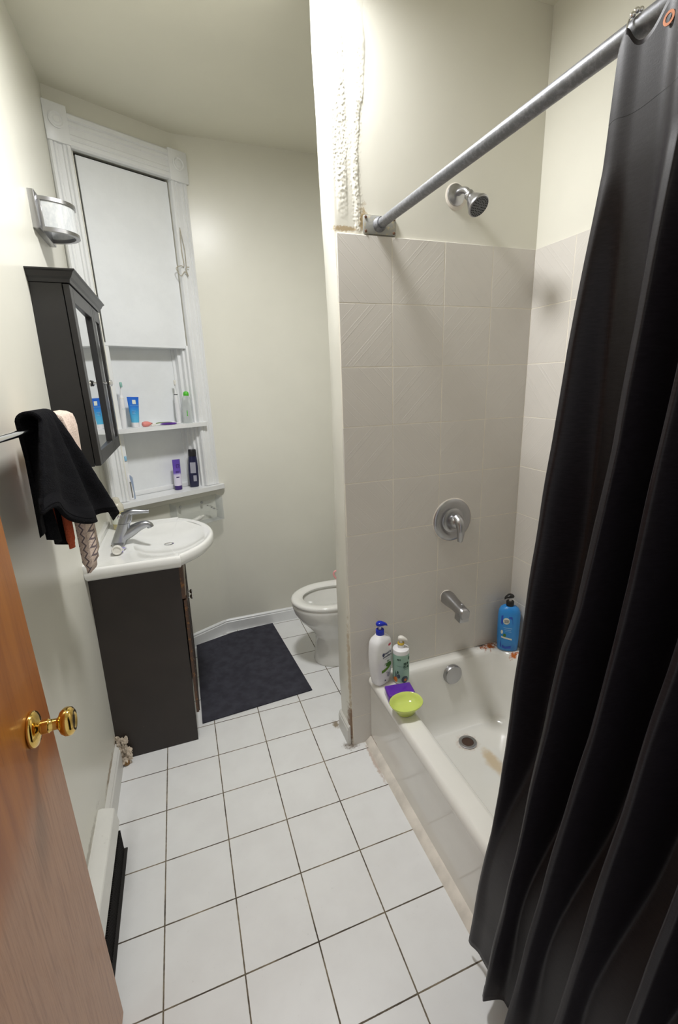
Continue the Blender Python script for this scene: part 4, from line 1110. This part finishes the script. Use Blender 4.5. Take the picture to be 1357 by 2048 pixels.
box(b, -0.0225, 0.0225, -0.022, 0.020, -0.034, 0.004, 0.005, 2, Matrix.Translation((SX, YF-0.124, SZ-0.018)) @ Matrix.Rotation(0.12, 4, 'X'))
obj('spout_body', b, M_satin, sp)
b = new(); lathe(b, [(0.004, 0), (0.004, 0.012), (0.006, 0.013), (0.006, 0.019), (0.003, 0.021)], 12, axis_M((SX, YF-0.120, SZ+0.002), (0, 0, 1))); obj('diverter_knob', b, M_satin, sp)

va = thing('shower_valve', 'round brushed shower valve with drooping lever on the tiled wall', 'valve', (1.229, YF, 1.047))
AV = axis_M((1.229, YF, 1.047), (0, -1, 0))
b = new(); lathe(b, [(0.088, 0), (0.089, 0.002), (0.086, 0.006), (0.076, 0.010), (0.060, 0.0115), (0.050, 0.009), (0.045, 0.012), (0.036, 0.014)], 44, AV); obj('escutcheon', b, M_satin, va)
b = new(); lathe(b, [(0.090, -0.002), (0.0915, 0.0015), (0.0885, 0.003)], 44, AV); obj('caulk_ring', b, M_caulk, va)
b = new(); lathe(b, [(0.030, 0.010), (0.030, 0.030), (0.028, 0.040), (0.022, 0.050), (0.012, 0.056), (0, 0.057)], 28, AV, True, False)
pp = smooth_path([(1.229, YF-0.035, 1.060), (1.229, YF-0.058, 1.048), (1.230, YF-0.066, 1.020), (1.231, YF-0.062, 0.990), (1.232, YF-0.058, 0.972)], 5); n = len(pp)
tube(b, pp, [0.022-0.012*(i/(n-1)) for i in range(n)], 14); obj('lever', b, M_satin, va)

FZ = 2.200
shd = thing('wall_shower', 'small chrome shower head on a short arm high on the cream wall', 'shower head', (1.207, PY, FZ))
b = new(); lathe(b, [(0.040, 0), (0.041, 0.002), (0.037, 0.004)], 28, axis_M((1.207, PY, FZ-0.004), (0, -1, 0))); obj('wall_patch', b, M_caulk, shd)
b = new(); lathe(b, [(0.034, 0.003), (0.033, 0.008), (0.024, 0.014), (0.012, 0.017)], 28, axis_M((1.205, PY, FZ), (0.05, -1, 0.0))); obj('flange', b, M_satin, shd)
b = new(); pp = smooth_path([(1.206, PY, FZ), (1.208, PY-0.030, FZ+0.004), (1.211, PY-0.056, FZ-0.004), (1.214, PY-0.072, FZ-0.022)], 6); tube(b, pp, 0.0105, 16); obj('arm', b, M_satin, shd)
HP, HD = Vector((1.213, PY-0.066, FZ-0.016)), Vector((0.16, -0.62, -0.66)).normalized(); AH = axis_M(HP, HD)
b = new(); lathe(b, [(0.013, 0), (0.016, 0.004), (0.016, 0.014), (0.013, 0.018), (0.016, 0.022), (0.024, 0.036), (0.0335, 0.058), (0.036, 0.062), (0.036, 0.068), (0.034, 0.070)], 32, AH); hb = obj('head', b, M_satin, shd)
b = new(); lathe(b, [(0.033, 0.0700), (0.032, 0.0715), (0, 0.0715)], 32, AH, False, False); fp = obj('face_plate', b, M_dgrey, shd)
b = new()
for R_, n in ((0.008, 6), (0.0155, 12), (0.023, 18), (0.0285, 22)):
    for i in range(n):
        a = 2*PI*i/n; lathe(b, [(0.0013, 0.0712), (0.0011, 0.0735)], 6, AH @ Matrix.Translation((R_*math.cos(a), R_*math.sin(a), 0)))
obj('nozzles', b, M_dark, fp, smooth=0)

# ------------------------------------------------------------------ curtain rod and curtain
rod = thing('curtain_rod', 'worn grey metal curtain rod crossing above the tub', 'rod', (0.917, -1.2, 2.08))
def rodp(y): return Vector((0.917, y, 2.087-0.0135*(-0.474-y)))
b = new(); tube(b, [rodp(-0.482), rodp(-0.60), rodp(-1.2), rodp(-1.975)], 0.0148, 20); obj('rod', b, M_rod, rod)
b = new(); box(b, 0.862, 0.978, PY-0.009, PY+0.001, 2.058, 2.114, 0.006); fl = obj('wall_bracket', b, M_plate, rod)
for x, z in ((0.870, 2.066), (0.870, 2.106), (0.970, 2.066), (0.970, 2.106)):
    b = new(); lathe(b, [(0.0045, 0), (0.004, 0.002), (0, 0.0025)], 10, axis_M((x, PY-0.009, z), (0, -1, 0))); obj('screw', b, P('rusty_screw', srgb(100, 70, 50), 0.6), fl)
b = new(); lathe(b, [(0.022, 0.006), (0.0215, 0.018), (0.0175, 0.024), (0.0175, 0.034)], 24, axis_M(rodp(PY), (0, -1, -0.01))); obj('socket', b, M_rod, fl)
b = new(); lathe(b, [(0.028, 0), (0.028, 0.006), (0.02, 0.02)], 20, axis_M(rodp(-1.984), (0, 1, 0))); obj('end_flange', b, M_rod, rod)

def rodn(y): return Vector((0.956, y, 2.115-0.0135*(-0.385-y)))
# curtain: fold ridges traced as (z, y) curves in the room
RIDGE = [[(2.086, -1.3668), (1.99, -1.3619), (1.863, -1.3556), (1.642, -1.3395), (1.465, -1.3333), (1.218, -1.3213), (0.963, -1.3169), (0.742, -1.315), (0.485, -1.3019), (0.299, -1.2846), (0.048, -1.2639)],
         [(2.076, -1.4904), (1.884, -1.4983), (1.632, -1.5017), (1.486, -1.5037), (1.331, -1.4934), (1.197, -1.485), (1.105, -1.4657), (0.603, -1.4307), (0.048, -1.3941)],
         [(2.076, -1.5803), (1.789, -1.5804), (1.558, -1.5737), (1.279, -1.5687), (0.983, -1.5529), (0.623, -1.5179), (0.048, -1.4672)],
         [(2.076, -1.6701), (1.789, -1.6748), (1.455, -1.6706), (1.187, -1.6577), (0.683, -1.6169), (0.048, -1.5794)],
         [(2.076, -1.7599), (1.187, -1.7558), (0.048, -1.6895)],
         [(2.076, -1.8445), (1.187, -1.8437), (0.048, -1.7997)],
         [(2.076, -1.929), (1.187, -1.9315), (0.048, -1.9098)]]
def along(c, z):
    c = sorted(c)
    if z <= c[0][0]: return c[0][1]
    for (z0, y0), (z1, y1) in zip(c, c[1:]):
        if z <= z1:
            t = (z-z0)/(z1-z0); return lerp(y0, y1, t)
    return c[-1][1]
NR = len(RIDGE)
RU = [0.022, 0.108, 0.26, 0.42, 0.58, 0.74, 0.90]
def curt(u, v):
    z0 = 0.045
    z = lerp(2.066, z0, v)
    f = u*(NR-1); i = min(NR-2, int(f)); t = f-i
    ya, yb = along(RIDGE[i], z), along(RIDGE[i+1], z)
    low = max(0, min(1, (1.92-z)/1.92))
    q_ = min(1, max(0, (min(t, 1-t)-0.09)/0.30)); s = q_*q_*(3-2*q_)                 # 0 on ridge, 1 in valley
    ridge_x = lerp(0.914, 0.784, low**0.8); valley_x = lerp(0.937, 0.832, low**1.5)+0.050*math.sin(PI*min(1, low*1.1))
    if i == 0: ridge_a = lerp(0.933, 0.828, low**0.85); rx = lerp(ridge_a, ridge_x, t)
    else: rx = ridge_x
    amp = valley_x-rx
    k = min(1, 0.6+v*3.0)
    x = rx+amp*s*k
    y = lerp(ya, yb, t)+0.010*math.sin(2*PI*t)*k*0.9      # ridges lean over the valleys
    n = 0.007*mn.noise(Vector((u*8, 0, z*2.3)))*min(1, v*3)+0.004*mn.noise(Vector((u*20, 3, z*6)))*min(1, v*3)
    zz = z+0.010*math.sin(u*9)*v if v > 0.98 else z
    if v < 0.05:                                         # the top edge sags between rings
        k2 = (1-v/0.05); best = min(abs(u-r_) for r_ in RU); zz = z+k2*(0.030*math.exp(-(best/0.022)**2))
    lim = 0.842+0.3*0.05*math.log(1+math.exp(min(30, (z-0.44)/0.05))); x += n; kk = 0.018
    h_ = max(0, min(1, 0.5+0.5*(lim-x)/kk)); x = lerp(lim, x, h_)-kk*h_*(1-h_)      # hangs outside the tub rim
    return Vector((x, y, zz))
def cthick(u, v, s):
    e = 1e-3; p = curt(u, v); du = curt(min(1, u+e), v)-curt(max(0, u-e), v); dv = curt(u, min(1, v+e))-curt(u, max(0, v-e))
    n = du.cross(dv); n = n.normalized() if n.length > 1e-12 else Vector((1, 0, 0)); return p+n*s
b = new(); solid_grid(b, lambda u, v: cthick(u, v, 0.0009), lambda u, v: cthick(u, v, -0.0009), 240, 110)
cu = obj('shower_curtain', b, M_curtain, smooth=180); tag(cu, 'black fabric shower curtain gathered at the near end of the rod', 'curtain'); root_at(cu, (0.86, -1.6, 0.045))
b = new(); solid_grid(b, lambda u, v: cthick(u, 0.003+0.040*v, 0.0011), lambda u, v: cthick(u, 0.003+0.040*v, -0.0011), 240, 5); obj('top_hem', b, M_curtain, cu, smooth=40)
# rings with roller beads
eyes = []
for i in range(NR):
    u = RU[i]; q = curt(u, 0.010)
    rp = rodn(q.y)
    t = thing('curtain_ring', 'small metal curtain ring with roller beads on the grey rod', 'ring', tuple(rp), 'curtain rings along the rod')
    b = new(); pts = []
    for k in range(25):
        a = math.radians(-80+340*k/24); pts.append((rp.x+0.0205*math.cos(a), rp.y+0.004*math.sin(a*0.5), rp.z-0.004+0.026*math.sin(a)))
    tube(b, pts, 0.0013, 8, flat=1.0); obj('wire', b, M_chrome, t)
    for k in range(5):
        a = math.radians(40+25*k); c = Vector((rp.x+0.0205*math.cos(a), rp.y, rp.z-0.004+0.026*math.sin(a)))
        b = new(); bmesh.ops.create_uvsphere(b, u_segments=12, v_segments=8, radius=0.0042, matrix=Matrix.Translation(c)); obj('bead', b, M_chrome, t)
    if i == 0: continue
    b = new()
    AE = axis_M(q+Vector((-0.003, 0, -0.004)), (-1, 0, 0))
    lathe(b, [(0.005, 0), (0.0085, 0), (0.0085, 0.0015), (0.005, 0.0015), (0.005, 0)], 18, AE, False, False); obj('eyelet', b, P('copper_eyelet', srgb(205, 140, 110), 0.3, metal=0.6), cu)

# ------------------------------------------------------------------ bottles and dishes on the tub rim
ZR = 0.4246
def pump(t, T, z0, collar, stem, head, cr, ang, ch=0.022, sh=0.012, nl=0.03, hw=0.013):
    b = new(); lathe(b, [(cr*0.96, z0), (cr, z0+0.002), (cr, z0+ch-0.002), (cr*0.9, z0+ch)], 28, T); obj('collar', b, collar, t)
    b = new(); lathe(b, [(0.0055, z0+ch), (0.0055, z0+ch+sh)], 14, T); obj('pump_stem', b, stem, t)
    b = new(); R = T @ Matrix.Translation((0, 0, z0+ch+sh)) @ Matrix.Rotation(ang, 4, 'Z'); rr = []
    for x, w, zb, zt in ((-hw*1.05, hw*0.45, 0.004, 0.012), (-hw*0.8, hw*0.8, 0.001, 0.016), (-hw*0.2, hw, 0.0, 0.019), (hw*0.5, hw*0.95, 0.0, 0.018), (nl*0.6, hw*0.7, 0.000, 0.013), (nl*0.9, hw*0.4, -0.003, 0.007), (nl, hw*0.3, -0.006, 0.002)):
        rr.append([R @ Vector((x, w*math.copysign(abs(math.cos(a))**0.8, math.cos(a)), (zb+zt)/2+(zt-zb)/2*math.copysign(abs(math.sin(a))**0.8, math.sin(a)))) for a in [2*PI*k/16 for k in range(16)]])
    loft(b, rr); obj('pump_head', b, head, t)

# white shampoo
A1 = math.radians(24); pb = Vector((0.873, -0.548, ZR))
t = thing('shampoo_bottle', 'tall white shampoo bottle with blue pump on the tub corner', 'bottle', tuple(pb), 'pump bottles on the tub rim')
T = Matrix.Translation(pb) @ Matrix.Rotation(A1, 4, 'Z')
b = new(); loft(b, [[T @ Vector(q) for q in sell(0, 0, a, c, z, 3.2, 36)] for a, c, z in ((0.032, 0.024, 0), (0.036, 0.028, 0.004), (0.043, 0.031, 0.04), (0.0485, 0.033, 0.09), (0.0500, 0.033, 0.13), (0.0485, 0.032, 0.165), (0.045, 0.031, 0.188), (0.038, 0.028, 0.200), (0.022, 0.020, 0.210), (0.0165, 0.0165, 0.216))]); obj('bottle_body', b, M_wplast, t)
pump(t, T, 0.214, M_bluecap, M_wplast, M_bluecap, 0.0165, 0.1-A1+math.radians(-10), 0.024, 0.014, 0.030, 0.0145)
SEC = [(0.032, 0.024, 0), (0.036, 0.028, 0.004), (0.043, 0.031, 0.04), (0.0485, 0.033, 0.09), (0.0500, 0.033, 0.13), (0.0485, 0.032, 0.165), (0.045, 0.031, 0.188), (0.038, 0.028, 0.200)]
def sec_at(SEC, z):
    for (a0, c0, z0), (a1, c1, z1) in zip(SEC, SEC[1:]):
        if z <= z1: k = (z-z0)/(z1-z0); return lerp(a0, a1, k), lerp(c0, c1, k)
    return SEC[-1][0], SEC[-1][1]
def decal(name, par, T, SEC, n, polys, m, lift=0.0007, sub=10):
    """printed shapes wrapped on the front of a superellipse body: polys of (x, z) strips [(x0,zlo0,zhi0), ...]"""
    b = new()
    for strip in polys:
        rows = []
        fine = []
        for (xa, la, ha), (xb, lb, hb) in zip(strip, strip[1:]):
            for k in range(sub): s = k/sub; fine.append((lerp(xa, xb, s), lerp(la, lb, s), lerp(ha, hb, s)))
        fine.append(strip[-1])
        for x, lo, hi in fine:
            row = []
            for z in (lo, hi):
                a, c = sec_at(SEC, z); y = -(c+lift)*(max(0, 1-abs(x/(a+lift))**n))**(1/n); row.append(b.verts.new(T @ Vector((x, y, z))))
            rows.append(row)
        for r0, r1 in zip(rows, rows[1:]):
            try: b.faces.new((r0[0], r1[0], r1[1], r0[1]))
            except ValueError: pass
    bmesh.ops.remove_doubles(b, verts=b.verts, dist=1e-5)
    return obj(name, b, m, par, smooth=180)
def ell(cx, cz, rx, rz, k=8):
    return [(cx+rx*math.cos(PI-PI*i/k), cz-rz*math.sin(PI*i/k), cz+rz*math.sin(PI*i/k)) for i in range(k+1)]
decal('leaf_band', t, T, SEC, 3.2, [[(-0.026, 0.062, 0.074), (-0.010, 0.062, 0.076), (0.010, 0.068, 0.080), (0.030, 0.080, 0.088)]], M_green)
decal('leaf_print', t, T, SEC, 3.2, [ell(0.012, 0.090, 0.016, 0.010)], M_leaf, 0.0009)
decal('leaf_curl', t, T, SEC, 3.2, [[(-0.012, 0.093, 0.095), (-0.004, 0.098, 0.101), (0.004, 0.092, 0.096)]], M_leaf, 0.0009)
decal('logo_dot', t, T, SEC, 3.2, [ell(-0.016, 0.142, 0.0065, 0.0075)], M_ink)
decal('red_tag', t, T, SEC, 3.2, [[(0.014, 0.169, 0.178), (0.030, 0.169, 0.178)]], M_red)
decal('drop_print', t, T, SEC, 3.2, [ell(0.014, 0.040, 0.008, 0.011), [(0.000, 0.053, 0.056), (0.007, 0.053, 0.056)]], M_grey)
decal('code_square', t, T, SEC, 3.2, [[(-0.008, 0.017, 0.023), (-0.001, 0.017, 0.023)]], M_ink)
text('brand_print', 'head &', 0.0125, M_ink, t, onface(T, 0.009, -0.0334, 0.143))
text('brand_print', 'shoulders', 0.0125, M_ink, t, onface(T, 0.004, -0.0338, 0.130))
decal('print_bar', t, T, SEC, 3.2, [[(-0.012, 0.1185, 0.1200), (0.018, 0.1185, 0.1200)]], M_grey)
text('variant_print', '2in1', 0.009, M_leaf, t, onface(T, 0.010, -0.0338, 0.106))

# mint bottle
pb = Vector((0.955, -0.568, ZR)); A2 = math.radians(-12)
t = thing('body_wash_bottle', 'mint green labelled bottle with white pump right of the white shampoo', 'bottle', tuple(pb), 'pump bottles on the tub rim')
T = Matrix.Translation(pb) @ Matrix.Rotation(A2, 4, 'Z'); RB = 0.0335
b = new(); lathe(b, [(RB*0.94, 0), (RB, 0.003), (RB, 0.140), (RB*0.97, 0.145), (RB*0.75, 0.149), (0.0145, 0.150)], 40, T); obj('bottle_body', b, M_wplast, t)
b = new(); lathe(b, [(RB+0.0004, 0.006), (RB+0.0004, 0.128)], 40, T, False, False); obj('label', b, M_mint, t)
b = new(); lathe(b, [(0.0135, 0.149), (0.0135, 0.164)], 24, T); obj('neck', b, M_wplast, t)
b = new(); lathe(b, [(0.0138, 0.163), (0.0138, 0.169), (0.011, 0.170)], 24, T); obj('gold_band', b, M_gold, t)
pump(t, T, 0.165, M_wplast2, M_wplast, M_wplast2, 0.008, math.radians(-15), 0.006, 0.009, 0.026, 0.0115)
SC2 = [(RB, RB, 0), (RB, RB, 0.15)]
def cyl(nm, polys, m, lift=0.0009): decal(nm, t, T, SC2, 2.0, polys, m, lift, 8)
cyl('flower_print', [ell(-0.027, 0.018, 0.006, 0.012), ell(0.010, 0.018, 0.006, 0.006)], M_orng, 0.0012)
cyl('plant_print', [ell(0.008, 0.020, 0.014, 0.016), ell(-0.017, 0.035, 0.006, 0.010), [(-0.028, 0.028, 0.060), (-0.024, 0.028, 0.045)]], M_slate)
cyl('leaf_print', [ell(0.027, 0.110, 0.004, 0.008)], M_dkgreen); cyl('sprig_print', [ell(-0.020, 0.052, 0.003, 0.007)], M_dkgreen)
cyl('rule_line', [[(-0.024, 0.0815, 0.0825), (0.006, 0.0775, 0.0785)], [(0.004, 0.064, 0.065), (0.026, 0.066, 0.067)]], M_dkgreen)
def curved_text(s, size, ang, z, m): text('label_print', s, size, m, t, T @ Matrix.Rotation(ang, 4, 'Z') @ Matrix(((1, 0, 0, 0), (0, 0, -1, -RB-0.0011), (0, 1, 0, z), (0, 0, 0, 1))), RB+0.001)
curved_text('清爽\n控油', 0.0135, 0.42, 0.083, M_dkgreen); curved_text('植观', 0.0085, -0.48, 0.110, M_dkgreen)

# blue shampoo in the far corner
pb = Vector((1.497, -0.549, ZR)); A3 = math.radians(-36)
t = thing('shampoo_bottle', 'large bright blue shampoo bottle with black pump in the far tub corner', 'bottle', tuple(pb), 'pump bottles on the tub rim')
T = Matrix.Translation(pb) @ Matrix.Rotation(A3, 4, 'Z')
SB = [(0.040, 0.024, 0), (0.044, 0.028, 0.005), (0.0465, 0.030, 0.06), (0.0475, 0.031, 0.12), (0.0475, 0.031, 0.165), (0.046, 0.030, 0.185)]
b = new(); loft(b, [[T @ Vector(q) for q in sell(0, 0, a, c, z, 2.5, 36)] for a, c, z in SB+[(0.040, 0.027, 0.200), (0.030, 0.023, 0.208), (0.0175, 0.0175, 0.213)]]); obj('bottle_body', b, M_bluebot, t)
pump(t, T, 0.211, M_blkplast, M_wplast, M_blkplast, 0.0165, math.radians(200), 0.024, 0.014, 0.026, 0.014)
decal('logo_oval', t, T, SB, 2.5, [ell(-0.012, 0.150, 0.014, 0.016)], M_palelabel, 0.0010)
decal('blue_print', t, T, SB, 2.5, [[(-0.034, 0.135, 0.172), (-0.026, 0.128, 0.176)], [(-0.002, 0.165, 0.172), (0.012, 0.160, 0.172), (0.016, 0.130, 0.140)], [(-0.032, 0.020, 0.055), (-0.028, 0.016, 0.034)], [(-0.024, 0.016, 0.030), (-0.010, 0.012, 0.022), (0.014, 0.016, 0.030)]], M_royal)
decal('pale_band', t, T, SB, 2.5, [[(-0.030, 0.066, 0.074), (0.016, 0.058, 0.066)]], M_palelabel, 0.0010)
decal('leaf_print', t, T, SB, 2.5, [ell(-0.016, 0.080, 0.006, 0.008)], M_leaf, 0.0012)
decal('flower_print', t, T, SB, 2.5, [ell(-0.028, 0.094, 0.005, 0.010)], M_palelabel)
text('brand_print', 'herbal', 0.0085, M_ink, t, onface(T, -0.012, -0.0326, 0.153)); text('brand_print', 'essences', 0.0055, M_ink, t, onface(T, -0.012, -0.0326, 0.145))
decal('print_lines', t, T, SB, 2.5, [[(-0.022, 0.116, 0.1185), (0.014, 0.114, 0.1165)], [(-0.018, 0.107, 0.109), (0.010, 0.105, 0.107)], [(-0.014, 0.099, 0.1005), (0.012, 0.0975, 0.099)]], M_paletext)

# purple soap box and lime dish
pb = Vector((0.903, -0.664, ZR)); t0 = new()
box(t0, -0.053, 0.053, -0.034, 0.034, 0.0, 0.034, 0.006, 3, Matrix.Translation(pb) @ Matrix.Rotation(math.radians(-8), 4, 'Z'))
o = obj('soap_box', t0, M_purplebox); tag(o, 'glossy purple soap box on the tub rim in front of the bottles', 'box'); root_at(o, tuple(pb))
pb = Vector((0.886, -0.752, ZR)); b = new(); T = Matrix.Translation(pb) @ Matrix.Rotation(math.radians(6), 4, 'Z')
loft(b, [[T @ Vector(q) for q in sell(0, 0, a, c, z, 2.1, 40)] for a, c, z in ((0.034, 0.028, 0), (0.036, 0.030, 0.003), (0.038, 0.032, 0.010), (0.044, 0.037, 0.018), (0.058, 0.049, 0.034), (0.0635, 0.0545, 0.043), (0.063, 0.054, 0.045), (0.0605, 0.0515, 0.044), (0.054, 0.045, 0.034), (0.042, 0.034, 0.022), (0.020, 0.016, 0.017))])
o = obj('soap_dish', b, M_lime, smooth=60); tag(o, 'lime green oval soap dish at the front of the row on the tub rim', 'soap dish'); root_at(o, tuple(pb))

# ------------------------------------------------------------------ camera, world
cam = bpy.data.cameras.new('camera'); co = bpy.data.objects.new('camera', cam); COL.objects.link(co)
U = 0.216
co.location = (1.0579*U, -9.4471*U, 7.3877*U)
co.rotation_euler = (1.2910, 0.0271, -0.3603)
cam.sensor_fit = 'VERTICAL'; cam.sensor_height = 36; cam.lens = 922.9/2048*36
cam.shift_x = -30.03/2048; cam.shift_y = 7.38/2048
cam.clip_start = 0.02
SC.camera = co
w = bpy.data.worlds.new('world'); SC.world = w; w.use_nodes = True
bg = w.node_tree.nodes['Background']; bg.inputs[0].default_value = (0.97, 0.98, 1.0, 1); bg.inputs[1].default_value = 0.55
SC.view_settings.view_transform = 'Standard'; SC.view_settings.look = 'None'
SC.view_settings.exposure = 0.0; SC.view_settings.gamma = 1.0; SC.view_settings.use_curve_mapping = False
ALCOVE = {'wall_partition', 'trim_1', 'trim_2', 'bathtub', 'tub_spout', 'shower_valve', 'wall_shower', 'curtain_rod', 'shampoo_bottle', 'body_wash_bottle', 'soap_box', 'soap_dish'}
for o in SC.objects:
    if o.parent is None and o.name.split('.')[0] in ALCOVE:
        o.location = AK*o.location+AT; o.scale = (AK, AK, AK)
for o in SC.objects:
    if '_w' in o: del o['_w']
